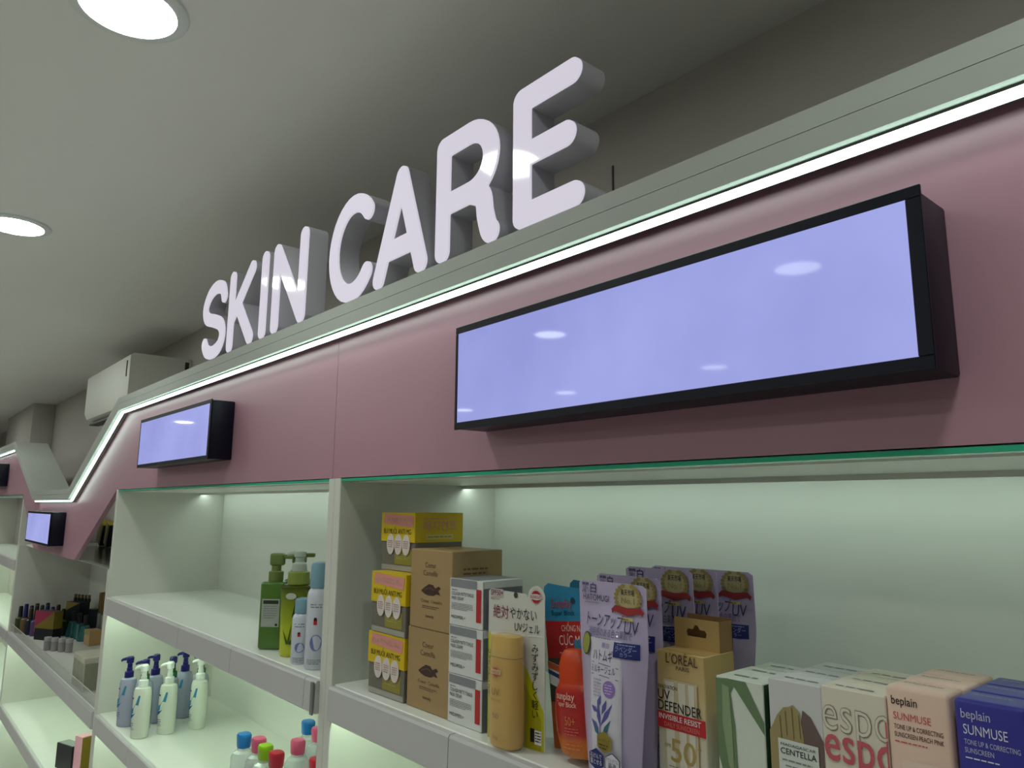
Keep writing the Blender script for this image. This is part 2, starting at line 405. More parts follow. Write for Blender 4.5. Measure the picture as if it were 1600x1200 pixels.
def unit(x0, x1, ztop, label, seams, shelves, glass=True, th=.0238):
    """carcass between panel outer faces x0..x1"""
    t = thing('shelf_unit', ((x0+x1)/2, .87, 0), label, 'shelf unit')
    L = t.location
    for a, nm in ((x0, 'side_panel'), (x1-th, 'side_panel')):
        MB().box(a, a+th, .680, YBK+.018, .003, Z0+ztop, PANEL, .0012, 1).build(nm, t, org=L)
    MB().box(x0+th, x1-th, YBK, YBK+.017, .003, Z0+ztop, WHITE).build('back_panel', t, org=L)
    MB().box(x0+th, x1-th, .72, YBK, Z0+ztop-.0082, Z0+ztop-.0002, WHITE).build('top_panel', t, org=L)
    if glass:
        MB().box(x0+th+.0005, x1-th-.0005, .681, .703, Z0+ztop-.0068, Z0+ztop-.0014, GREENGLASS, .0006, 1).build('glass_edge_strip', t, org=L)
        MB().box(x0+th, x1-th, .7035, .7199, Z0+ztop-.0018, Z0+ztop-.0002, WHITE).build('top_rail', t, org=L)
        MB().box(x0+th, x1-th, .972, .976, Z0+ztop-.0158, Z0+ztop-.0083, WHITE).build('light_lip', t, org=L)
        MB().box(x0+th+.004, x1-th-.004, .980, .992, Z0+ztop-.0115, Z0+ztop-.0083, TOPTAPE).build('light_tape', t, org=L)
    MB().box(x0+th, x1-th, .70, .72, .003, .1, WHITE).build('kickboard', t, org=L)
    for z in shelves:
        s = MB().box(x0+th, x1-th, .686, YBK, Z0+z-.025, Z0+z, WHITE, .0015, 1).build('shelf', t, org=L)
        rail_group(s, x0+th, x1-th, z, seams, root=t)
        MB().box(x0+th+.02, x1-th-.02, .690, .699, Z0+z-.029, Z0+z-.0253, TAPE).build('light_tape', s, org=L)
    return t
unit(-1.3132, .46, .0525, 'white shelf unit on the right holding the sunscreen cartons and pouches', [-.9142, -.526, -.138, .25], SHZ)
lu = unit(-3.0096, -1.3136, .0525, 'white shelf unit in the middle holding green bottles and pump bottles', [-2.938, -2.550, -2.162, -1.774, -1.386], SHZ)
unit(-5.185, -3.0100, -.2375, 'low white shelf unit under the valley holding make-up', [-4.6, -4.2, -3.8, -3.4], [-.722, -1.112], glass=False)
unit(-7.4, -5.186, .0525, 'white shelf unit at the far left edge beyond the valley', [-6.9, -6.5, -6.1, -5.7], SHZ)
c = MB(); c.box(-1.349, -1.3385, .667, .6712, Z0-.388, Z0-.329, mat('grey_clip', (120, 120, 118), .4), .001, 1); c.build('end_clip', lu, org=lu.location)
# mirror-bright glass shelf on top of the low unit
g = MB(); g.prism([(-4.64, -.2365+Z0), (-3.012, -.2365+Z0), (-3.012, -.2295+Z0), (-4.64, -.2295+Z0)], .70, 1.08, mat('mirror_glass', (150, 158, 152), .12, metal=.6))
g.build('glass_shelf', label='grey glass shelf in the gap under the pink slope', cat='shelf')

# ------------------------------------------------------------------ wall air conditioner behind the header
AC = mat('ac_plastic', (222, 222, 214), .45)
ac = thing('air_conditioner', (-4.05, YB, Z0+.55), 'white wall mounted air conditioner behind the header at the left', 'air conditioner')
x0, x1, y0, z0, z1 = -4.485, -3.604, .821, .418, .683
poly = [(YB-.001, z0+.02), (y0+.07, z0), (y0+.012, z0+.03), (y0, z0+.06), (y0, z1-.012), (y0+.012, z1), (YB-.001, z1)]
g = MB(); n = len(poly)
g.add([(x, y, z+Z0) for x in (x0, x1) for y, z in poly], [tuple(range(n)), tuple(range(2*n-1, n-1, -1))]+[(k, (k+1) % n, n+(k+1) % n, n+k) for k in range(n)], AC)
g.build('body', ac, org=ac.location)
MB().box(x1-.058, x1-.044, y0-.003, y0+.002, Z0+z1-.105, Z0+z1-.03, mat('dark_slot', (60, 62, 60), .5), .002).build('display_slot', ac, org=ac.location)
MB().box(x0+.05, x1-.05, y0+.018, y0+.066, Z0+z0-.006, Z0+z0+.006, mat('louver_grey', (70, 72, 70), .5), .002).build('louver', ac, org=ac.location)
MB().box(x1-.0005, x1+.002, YB-.03, YB-.012, Z0+z1-.055, Z0+z1-.015, MATS['dark_slot'], .0008).build('side_latch', ac, org=ac.location)

# ================================================================== products, right unit, top shelf
S1 = Z0-.326+.0004; S2 = Z0-.722+.0004; S3 = Z0-1.112+.0004
# ---- stacked sleeve cartons (yellow sleeve over grey box)
YEL = mat('yellow_card', (222, 190, 20), .4); GWIN = mat('grey_photo_card', (118, 112, 100), .35, noise=.12, nscale=30); BLUSH = ink((226, 150, 140), 'blush_ink')
def mask_carton(lab):
    t = thing('sleeved_carton', (0, 0, 0), lab, 'carton', 'yellow sleeved cartons stacked in the corner')
    w, d, h = .112, .104, .103
    F = front(-d/2)
    g = MB(); g.box(-w/2, w/2, -d/2, d/2, 0, h-.001, GWIN, .001, 1)
    g.rect(F, -.010, .046, .012, .040, ink((150, 140, 60), 'olive_ink')); g.rect(F, -w/2+.002, w/2-.002, .001, .010, ink((170, 165, 155), 'pale_stone_ink'))
    g.greek(F, -.004, .04, .030, .002, ink((190, 180, 110), 'pale_olive_ink'), 3)
    g.build('box', t)
    s = MB(); zf = .052                                                       # sleeve: front flap, top, right flap
    s.box(-w/2-.0006, w/2+.0006, -d/2-.0016, -d/2-.0008, zf, h+.0012, YEL); s.box(w/2+.0003, w/2+.0011, -d/2-.0008, d/2, zf, h+.0012, YEL); s.box(-w/2-.0006, w/2+.0006, -d/2-.0008, d/2, h, h+.0012, YEL)
    F = front(-d/2-.0016)
    s.decal(F, [(-.048, .084), (.050, .078), (.053, .099), (-.046, .102)], BLUSH); s.text(F, 'MAFINSEAL', -.042, .086, .009, ink((235, 205, 195), 'pale_pink_ink'), w=.086, bold=.02)
    s.text(F, 'BÙI MUỐI ANTI MG', -.047, .066, .009, K, w=.092, bold=.02)
    R = right(w/2+.0011); s.text(R, '애지안트', -.036, .074, .014, BLUSH, w=.074, bold=.03); s.greek(R, -.036, .03, .094, .0025, BLUSH, 1); s.rect(R, -.03, .03, .057, .066, ink((225, 205, 120), 'pale_yellow_ink')); s.greek(R, -.026, .026, .0615, .003, ink((140, 110, 30), 'mustard_ink'))
    s.build('sleeve', t)
    b = MB()
    for k in range(3): b.v and None
    for k, u in enumerate((-.022, .004, .030)):
        b.prism([(u+.0125*math.cos(a*math.pi/10), .047+.0185*math.sin(a*math.pi/10)) for a in range(20)], -d/2-.0028, -d/2-.0018, ink((226, 214, 208), 'oval_white'))
        b.greek(front(-d/2-.0028), u-.008, u+.008, .053, .002, ink((190, 140, 135), 'rose_ink'), 4)
    b.build('oval_stickers', t)
    t.location = (0, 0, 0); return t
mc = mask_carton('yellow sleeved grey carton at the bottom of the corner stack'); mc.location = (-1.1500, .7605, S1); mc.rotation_euler = (0, 0, math.radians(1.5))
dup(mc, (-1.1450, .7590, S1+.1045), 'yellow sleeved grey carton in the middle of the corner stack', math.radians(0))
dup(mc, (-1.1660, .7880, S1+.2090), 'yellow sleeved grey carton on top of the corner stack', math.radians(0))
# ---- two tan cartons
TAN = mat('tan_card', (172, 142, 98), .5, noise=.03, nscale=40); BRN = ink((112, 84, 58), 'brown_ink'); DBR = ink((70, 42, 36), 'dark_brown_ink')
def tan():
    w, d, h = .119, .104, .1265; F = front(-d/2); g = MB(); g.box(-w/2, w/2, -d/2, d/2, 0, h, TAN, .0012, 1)
    g.text(F, 'Coeur', 0, .098, .0085, BRN, align='C'); g.text(F, 'Camellia', 0, .085, .0085, BRN, align='C')
    bn = [(-.026, .060), (-.016, .066), (-.004, .0715), (.008, .071), (.014, .066), (.024, .070), (.030, .0665), (.022, .0625), (.029, .056), (.018, .0575), (.010, .054), (-.006, .0535), (-.018, .056)]
    g.decal(F, bn, DBR); g.line(front(-d/2, .0008), [(-.018, .061), (-.002, .066), (.012, .063)], .0012, BRN)
    g.text(F, 'Coeur  Camellia', .004, .042, .0052, BRN, w=.060, align='C'); g.greek(F, -.022, .026, .036, .0016, BRN, 2); g.text(F, 'memoly.', 0, .0185, .005, DBR, align='C')
    g.greek(right(w/2), -.03, .02, .098, .004, BRN, 2)
    return g.build('tan_carton', label='x', cat='carton', group='stacked tan cartons')
tc = tan(); tc.location = (-1.0265, .7632, S1); tc['label'] = 'plain tan carton at the bottom of the tan stack'
dup(tc, (-1.0225, .7622, S1+.1272), 'plain tan carton on top of the tan stack')
# ---- three white and grey cream cartons
WC = mat('white_card', (222, 222, 220), .45); GC = mat('mid_grey_card', (140, 142, 146), .45)
def cream():
    w, d, h = .0835, .080, .0708; F = front(-d/2); g = MB(); g.box(-w/2, w/2, -d/2, d/2, 0, h, WC, .0008, 1)
    g.rect(F, -w/2+.003, w/2-.014, h-.013, h-.0006, GC); g.rect(F, .0265, .0385, .010, .058, RED)
    g.text(F, 'COLLAGEN MATTE TONGUE', -.036, .0455, .0052, K, w=.056, bold=.03); g.text(F, 'MASK CREAM', -.036, .0385, .0052, K, w=.030, bold=.03); g.greek(F, -.036, -.02, .0535, .002, GREY)
    g.greek(F, -.036, .018, .0335, .0013, GREY, 5, 1.7); g.text(F, 'MEDIPEEL+', -.036, .0105, .0048, K, w=.036)
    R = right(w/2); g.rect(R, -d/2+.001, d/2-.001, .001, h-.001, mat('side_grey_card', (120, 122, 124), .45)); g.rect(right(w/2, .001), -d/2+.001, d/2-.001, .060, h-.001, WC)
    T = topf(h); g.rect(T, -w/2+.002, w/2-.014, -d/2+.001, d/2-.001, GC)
    return g.build('cream_carton', label='x', cat='carton', group='stacked white cream cartons')
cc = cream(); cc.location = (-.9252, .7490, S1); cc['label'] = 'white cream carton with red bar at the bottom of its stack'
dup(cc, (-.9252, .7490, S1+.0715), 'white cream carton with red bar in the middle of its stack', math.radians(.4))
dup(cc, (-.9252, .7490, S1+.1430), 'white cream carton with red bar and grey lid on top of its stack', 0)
# ---- sun gel blister: card with gold bottle
def sungel():
    t = thing('sunscreen_blister', (-.8135, .7135, S1), 'sunscreen blister pack with a gold bottle on a white and yellow card', 'sunscreen', None, math.radians(7.2))
    w, h = .1065, .2115; th = .0012
    CW = mat('card_white', (214, 212, 204), .45); CY = mat('card_lime', (196, 192, 30), .4)
    out = [(-w/2, 0), (w/2, 0), (w/2, h-.012)]+[(w/2-.015+.0155*math.cos(a), h-.012+.0165*math.sin(a)) for a in [math.radians(q) for q in range(0, 181, 15)]]+[(w/2-.0355, h-.008), (-w/2+.004, h-.006), (-w/2, h-.009)]
    g = MB(); g.prism(out, 0, th, CW); F = front(0, .0003); F2 = front(0, .0006)
    g.decal(F, [(-w/2, 0), (w/2-.0015, 0), (w/2-.0015, .050), (.020, .105), (-.035, .135), (-w/2, .146)], CY)
    g.decal(F2, [(-.020, .001), (w/2-.006, .001), (w/2-.006, .04), (.010, .095)], mat('card_gold_lime', (170, 160, 20), .4))
    g.rect(F2, -w/2+.004, -w/2+.029, .1955, .2065, ink((214, 188, 188), 'pale_rose')); g.text(front(0, .0009), 'SPF50+', -w/2+.005, .1975, .0078, ink((95, 60, 62), 'plum_ink'), w=.024, bold=.01)
    g.text(front(0, .0009), 'PA++++', -w/2+.005, .1905, .0036, ink((95, 60, 62), 'plum_ink'))
    F3 = front(0, .0009)
    g.disc(F3, .0005, .2005, .0038, .0042, ink((70, 66, 60), 'hole_dark'))
    g.text(F3, '絶対', -w/2+.010, .1675, .0142, ink((130, 30, 60), 'crimson_ink'), w=.030); g.text(F3, 'やかない', -w/2+.0425, .1690, .0125, K, w=.050)
    g.text(F3, 'UVジェル', w/2-.0545, .1520, .0105, K, w=.046)
    g.line(F3, [(.020, .1470), (w/2-.001, .1490)], .0012, W_)
    g.text(F3, 'みずみずしく軽い', w/2-.0165, .1270, .0092, K, vertical=True)
    g.rect(F3, .028, .0355, .010, .0275, K); g.rect(F3, .036, .048, .008, .026, W_); g.greek(front(0, .0012), .037, .047, .023, .002, K, 4)
    # red sun emblem in the round tab
    cu, cv = w/2-.015, h-.0105
    for k in range(24):
        a = 2*math.pi*k/24; g.decal(F3, [(cu+.005*math.cos(a-.1), cv+.005*math.sin(a-.1)), (cu+.0125*math.cos(a), cv+.0125*math.sin(a)), (cu+.005*math.cos(a+.1), cv+.005*math.sin(a+.1))], RED)
    g.disc(F3, cu, cv, .0085, .0085, RED); g.disc(front(0, .0011), cu, cv, .0115, .0042, ink((210, 200, 196), 'tab_white')); g.text(front(0, .0014), 'SUNCUT', cu, cv-.0017, .0036, RED, w=.019, align='C', bold=.02)
    g.text(F3, 'UVカットジェル', -w/2+.0035, .115, .006, K, vertical=True)
    g.build('backing_card', t)
    GOLD = mat('gold_bottle', (205, 160, 62), .28, coat=.4); GOLD2 = mat('gold_cap', (214, 172, 78), .22, coat=.5)
    bx = .0000; by = -.0178
    b = MB(); b.lathe([(.020, .001), (.0245, .004), (.0262, .012), (.0268, .06), (.0262, .10), (.0250, .1190)], GOLD, 32, bx, by, 1, .62, .8)
    Fb = lambda u, v: (bx+u, by-.0168*max(0, 1-(abs(u)/.0270)**2.5)**.4-.0007, v)
    for k in range(20):
        a = 2*math.pi*k/20; b.decal(Fb, [(-.006+.004*math.cos(a-.12), .100+.004*math.sin(a-.12)), (-.006+.0115*math.cos(a), .100+.0115*math.sin(a)), (-.006+.004*math.cos(a+.12), .100+.004*math.sin(a+.12))], RED)
    b.discg(Fb, -.006, .100, .006, .006, RED); Fb2 = lambda u, v: (lambda p: (p[0], p[1]-.0004, p[2]))(Fb(u, v))
    b.rectg(Fb2, -.0155, .004, .0975, .1035, ink((225, 190, 150), 'pale_gold')); b.text(lambda u, v: (lambda p: (p[0], p[1]-.0008, p[2]))(Fb(u, v)), 'SUNCUT', -.0055, .0988, .0035, ink((150, 60, 30), 'rust'), w=.016, align='C')
    for s_, v, hh, ww in (('UV', .070, .009, .015), ('PERFECT GEL', .0625, .0025, .020), ('50', .040, .007, .012), ('100g', .014, .004, .010)): b.text(Fb, s_, -.006, v, hh, ink((150, 108, 40), 'bronze_ink'), w=ww, align='C')
    b.build('bottle', t)
    cp = MB(); cp.lathe([(.0252, .1198), (.0256, .122), (.0250, .142), (.0236, .1470), (.020, .1485)], GOLD2, 32, bx, by, 1, .62, .8); cp.build('cap', t)
    cl = MB(); cl.lathe([(.0295, .0005), (.0298, .10), (.0290, .126), (.0276, .1500), (.023, .1525)], mat('clear_blister', (255, 250, 235), .05, alpha=.10, spec=.8), 32, bx, by, 1, .595, .8)
    cl.build('clear_blister', t)
    return t
sungel()
# ---- orange sunscreen blisters (front one and one behind)
def orange_pack():
    t = thing('sunscreen_blister', (0, 0, 0), 'x', 'sunscreen', 'orange sunscreen blister packs')
    w, h = .088, .228; BL = mat('card_blue', (42, 130, 168), .4); RD = mat('card_red', (176, 30, 34), .4); F = front(0, .0004); F2 = front(0, .0008)
    g = MB(); g.prism([(-w/2, 0), (w/2, 0), (w/2, h-.02), (w/2-.008, h-.010), (w/2-.03, h-.008), (-w/2+.010, h), (-w/2+.002, h-.005), (-w/2, h-.014)], 0, .0012, BL)
    g.rect(F, -w/2, w/2, 0, .062, mat('card_orange_low', (196, 92, 36), .4)); g.rect(F, -w/2, w/2, .062, .122, mat('card_dark', (66, 62, 50), .45)); g.rect(F, -w/2, w/2, .122, .174, RD)
    g.decal(front(0, .0006), [(.01, .05), (w/2, .04), (w/2, .145), (.022, .140)], mat('card_orange', (205, 84, 32), .4)); g.decal(F2, [(.012, .095), (.030, .10), (.024, .150), (.008, .148)], BL)
    g.disc(F2, .012, h-.026, .004, .0048, ink((20, 60, 84), 'hole_blue')); g.text(F2, 'Sunplay', -.030, .193, .013, ink((170, 72, 90), 'dull_rose'), w=.040, bold=.02); g.text(F2, 'Super Block', -.030, .182, .007, ink((20, 64, 90), 'navy_ink'), w=.044, bold=.02)
    g.text(F2, 'CHỐNG NẮNG', .012, .160, .0085, ink((230, 190, 175), 'peach_ink'), w=.050, align='C', bold=.02); g.text(F2, 'CỰC MẠNH', .014, .141, .0135, ink((238, 214, 200), 'cream_ink'), w=.066, align='C', bold=.03); g.greek(F2, -.02, .03, .130, .0022, BLUSH, 1)
    g.disc(F2, .040, .190, .012, .017, ink((222, 190, 176), 'badge_cream'), 8); g.text(front(0, .001), '50', .034, .184, .012, RED, w=.010)
    g.build('backing_card', t)
    OR = grad('orange_bottle', [(0, (206, 120, 40)), (.16, (214, 110, 36)), (.24, (178, 38, 34)), (.62, (176, 32, 36)), (.70, (206, 62, 26)), (1, (212, 72, 26))], .25, 0, 2, 0, .135)
    b = MB(); bx, by = .027, -.0215
    b.lathe([(.020, .002), (.026, .006), (.0300, .03), (.0310, .055), (.0285, .085), (.0235, .094), (.0225, .096), (.0215, .118), (.017, .132), (.0125, .1385), (.007, .140)], OR, 28, bx, by, 1.26, .56, .9)
    Fb = lambda u, v: (bx+u, by-.0186+(abs(u)/.035)**2*.011, v)
    b.text(Fb, 'sunplay', -.026, .076, .0095, ink((236, 190, 170), 'peach_ink2'), w=.036, bold=.01); b.text(Fb, 'Super Block', -.026, .067, .0065, ink((236, 190, 170), 'peach_ink2'), w=.038, bold=.02)
    b.text(Fb, '50+', -.010, .044, .011, ink((226, 120, 60), 'amber_ink'), w=.018); b.greek(Fb, -.012, .012, .040, .002, ink((214, 90, 80), 'coral_ink'), 3); b.greek(Fb, -.018, .016, .020, .0026, ink((226, 120, 60), 'amber_ink'), 2)
    b.build('bottle', t)
    s = MB(); s.decal(front(-.0015), [(-.0415, .087), (-.0205, .080), (-.0205, .112), (-.0415, .118)], W_); s.decal(front(-.0019), [(-.043, .101), (-.022, .094), (-.022, .1), (-.043, .107)], ink((40, 70, 120), 'sticker_blue')); s.decal(front(-.0019), [(-.043, .109), (-.022, .103), (-.022, .112), (-.043, .118)], ink((205, 96, 50), 'sticker_orange')); s.build('side_sticker', t)
    return t
op = orange_pack(); op.location = (-.7250, .7480, S1+.0046); op.rotation_euler = (0, math.radians(-6), math.radians(2)); op.scale = (1, 1, .955); op['label'] = 'orange and red sunscreen bottle blister on a blue topped card'
o = dup(op, (-.7380, .8120, S1+.0046), 'blue topped sunscreen blister mostly hidden behind the orange one'); o.rotation_euler = (0, math.radians(-6), 0)
# ---- lavender pouches
LAV = mat('lavender_film', (186, 172, 204), .22, noise=.06, nscale=40, bump=.35, coat=.3); NAVY = ink((34, 40, 112), 'navy_blue'); INDIGO = ink((48, 44, 92), 'indigo_ink')
def pouch():
    t = thing('lavender_pouch', (0, 0, 0), 'x', 'pouch', 'lavender sun gel pouches')
    H = .234; nu, nv = 16, 26; vs = []; fs = []
    def half(v): return .0395+.0145*min(1, v/.16)
    def bulge(u, v):
        e = max(0, 1-abs(u)**3)*min(1, max(0, (.205-v)/.05)); e *= min(1, .25+v/.05); return .0125*e
    for sgn in (-1, 1):
        for j in range(nv+1):
            v = H*j/nv
            for i in range(nu+1):
                u = -1+2*i/nu; r = .006 if j == nv and i in (0, nu) else 0
                vs.append((u*half(v)-.001*math.sin(v*30), sgn*(bulge(u, v)+.0005)+.0012*math.sin(u*5+v*60)*(1-abs(u)), v-r*.6))
    N = (nv+1)*(nu+1)
    for q in (0, 1):
        for j in range(nv):
            for i in range(nu):
                a = q*N+j*(nu+1)+i; fs.append((a, a+1, a+nu+2, a+nu+1) if q == 0 else (a, a+nu+1, a+nu+2, a+1))
    rim = [j*(nu+1) for j in range(nv+1)]
    for j in range(nv):
        for i in (0, nu): a = j*(nu+1)+i; b = a+nu+1; fs.append((a, b, b+N, a+N))
    for i in range(nu): fs.append((i, i+1, i+1+N, i+N)); a = nv*(nu+1)+i; fs.append((a, a+1, a+1+N, a+N))
    g = MB(); g.add(vs, fs, LAV)
    def F(o): return lambda u, v: (u, -bulge(u/half(v), v)-.0022-o, v)
    f0, f1, f2 = F(0), F(.0004), F(.0008)
    g.text(f0, '麗白', -.049, .2205, .0095, INDIGO, bold=.01); g.text(f0, 'HATOMUGI', -.046, .2105, .0074, ink((70, 62, 82), 'slate_ink'), w=.043); g.greek(f0, -.043, -.012, .2078, .0014, GREY)
    GLD = ink((150, 132, 70), 'laurel_gold')                                       # medal with laurel and ribbon
    g.discg(f0, .027, .2175, .0195, .0165, ink((178, 164, 120), 'medal_pale'))
    for s_ in (-1, 1):
        for k in range(7):
            a = math.radians(-40+k*18); g.disc(f1, .027+s_*.0185*math.cos(a), .2175+.0155*math.sin(a), .0036, .0024, GLD, 8)
    g.text(f1, '楽天市場', .027, .2215, .0055, K, w=.021, align='C', bold=.01); g.text(f1, 'No.1', .027, .2115, .0072, GLD, w=.02, align='C')
    g.decal(f2, [(.002, .2035), (.008, .2085), (.027, .2065), (.046, .2085), (.052, .2035), (.050, .1985), (.046, .2015), (.027, .1975), (.008, .2015), (.004, .1985)], ink((150, 36, 40), 'ribbon_red'))
    g.rect(f1, .018, .036, .1915, .1955, ink((196, 180, 120), 'ribbon_gold')); g.greek(f2, .02, .034, .1935, .0018, BRN)
    g.text(f1, 'トーンアップ', -.036, .1825, .0125, INDIGO, w=.058, bold=.01); g.text(f1, 'UV', .025, .1775, .0150, INDIGO, w=.020)
    g.text(f1, '透明感のある色白薬肌で', -.031, .1715, .0072, ink((92, 86, 128), 'dusk_ink'), w=.068); g.greek(f1, -.018, .008, .1685, .0014, GREY)
    g.rectg(f1, .013, .0475, .150, .1675, NAVY); g.text(f2, 'ラベンダー', .030, .1575, .0052, ink((160, 170, 215), 'pale_blue_ink'), w=.028, align='C'); g.text(f2, 'カラー', .031, .1522, .004, ink((160, 170, 215), 'pale_blue_ink'), align='C'); g.greek(f2, .018, .043, .1650, .0014, ink((160, 170, 215), 'pale_blue_ink'))
    g.discg(f1, -.033, .160, .0082, .0135, ink((60, 62, 40), 'leaf_rim')); g.discg(f2, -.033, .160, .0070, .0120, ink((150, 150, 62), 'leaf_green'))
    g.build('film_pouch', t)
    tb = MB(); TW = mat('tube_white', (214, 208, 222), .3)
    tv = []; tf = []; secs = [(.004, .0165, .008), (.02, .0225, .0100), (.075, .0235, .0100), (.135, .0250, .0065), (.168, .0262, .0025)]
    def depth(v):
        for (a, _, c), (b, _, d) in zip(secs, secs[1:]):
            if v <= b: return c+(d-c)*max(0, v-a)/(b-a)
        return .0025
    for j, (v, hw, dp) in enumerate(secs):
        for k in range(20): a = 2*math.pi*k/20; tv.append((hw*math.copysign(abs(math.cos(a))**.8, math.cos(a)), -.0095-dp*.4-dp*.6*math.sin(a), v))
    for j in range(4):
        for k in range(20): k2 = (k+1) % 20; tf.append((j*20+k, j*20+k2, j*20+20+k2, j*20+20+k))
    tf += [tuple(range(20)), tuple(range(80, 100))]
    tb.add(tv, tf, TW)
    Ft = lambda u, v: (u, -.0095-depth(v)-.0006+(abs(u)/.0255)**3*depth(v)*.5, v)
    Ft2 = lambda u, v: (lambda p: (p[0], p[1]-.0004, p[2]))(Ft(u, v))
    PUR = ink((150, 116, 190), 'violet_ink'); VIO = ink((84, 84, 158), 'plant_violet'); TEAL = ink((60, 112, 130), 'plant_teal'); TI = ink((80, 72, 120), 'tube_ink')
    tb.text(Ft, '麗白', 0, .1590, .0045, PUR, align='C'); tb.text(Ft, 'ハトムギ', -.019, .1440, .0105, TI, w=.031); tb.line(Ft, [(-.021, .1405), (0, .1395), (.021, .1375)], .0006, INDIGO); tb.text(Ft, 'ミルキージェル', -.021, .1300, .0068, TI, w=.038)
    tb.line(Ft, [(-.021, .1270), (0, .1265), (.021, .1245)], .0006, INDIGO); tb.greek(Ft, -.017, -.004, .1215, .0020, ink((180, 170, 196), 'faint_ink'), 6)
    tb.discg(Ft, .0080, .1130, .0092, .0095, PUR); tb.greek(Ft2, .002, .014, .1175, .0017, ink((206, 188, 226), 'lilac_ink'), 4)
    for (a, b, c, d, m) in ((-.004, .070, -.009, .092, VIO), (-.004, .070, .014, .098, VIO), (-.006, .066, -.020, .076, VIO), (-.002, .058, .012, .080, TEAL), (-.004, .058, -.016, .071, TEAL), (-.008, .085, -.020, .091, VIO), (-.002, .083, .005, .101, VIO), (-.009, .089, -.004, .105, VIO)):
        L = math.hypot(c-a, d-b); nx, nz = -(d-b)/L*.0030, (c-a)/L*.0030; mx, mz = (a+c)/2, (b+d)/2
        tb.decal(Ft, [(a, b), (mx-nx, mz-nz), (c, d), (mx+nx, mz+nz)], m)
    tb.line(Ft, [(-.004, .052), (-.004, .075), (-.007, .095)], .0010, VIO)
    tb.build('gel_tube', t)
    h = MB()
    def hexa(u, v, r, q=1.): return [(u+r*q*math.cos(math.radians(90+60*k)), v+r*.95*q*math.sin(math.radians(90+60*k))) for k in range(6)]
    Fh = lambda o: (lambda u, v: (u, -.0222-o, v))
    HD = ink((70, 66, 50), 'hex_dark')
    h.decal(Fh(0), hexa(.004, .0545, .0128), ink((146, 128, 44), 'hex_gold')); h.text(Fh(.0008), 'トーンアップ', .004, .0545, .0035, HD, w=.018, align='C'); h.greek(Fh(.0008), -.004, .012, .0515, .002, HD, 2)
    h.decal(Fh(0), hexa(-.0085, .0335, .0128), NAVY); h.text(Fh(.0008), '石けんで', -.0085, .0350, .0045, W_, w=.018, align='C'); h.text(Fh(.0008), '落とせる', -.0085, .0285, .0045, W_, w=.018, align='C')
    h.decal(Fh(0), hexa(.0165, .0335, .0128), INDIGO); h.decal(Fh(.0004), hexa(.0165, .0335, .0128, .92), ink((222, 216, 226), 'hex_white')); h.text(Fh(.0008), 'アウトドアに', .0165, .0355, .0036, INDIGO, w=.019, align='C'); h.text(Fh(.0008), '最適', .0165, .0285, .0052, INDIGO, w=.012, align='C')
    h.build('hexagon_sticker', t)
    return t
po = pouch(); po.location = (-.6205, .7010, S1); po['label'] = 'lavender sun gel pouch at the very front of the pouch row'
for k, (xr, y, s_, lab) in enumerate([(-.578, .7450, 1.02, 'lavender sun gel pouch directly behind the front pouch, mostly hidden'), (-.572, .800, 1.05, 'lavender sun gel pouch in the middle of the pouch row'), (-.569, .850, 1.045, 'lavender sun gel pouch second from the back of the row'), (-.551, .905, 1.025, 'lavender sun gel pouch at the back right of the pouch row')]):
    dup(po, (xr-.054, y, S1), lab, math.radians((-2, 1, -1, 2)[k]), scale=(1, 1, s_))
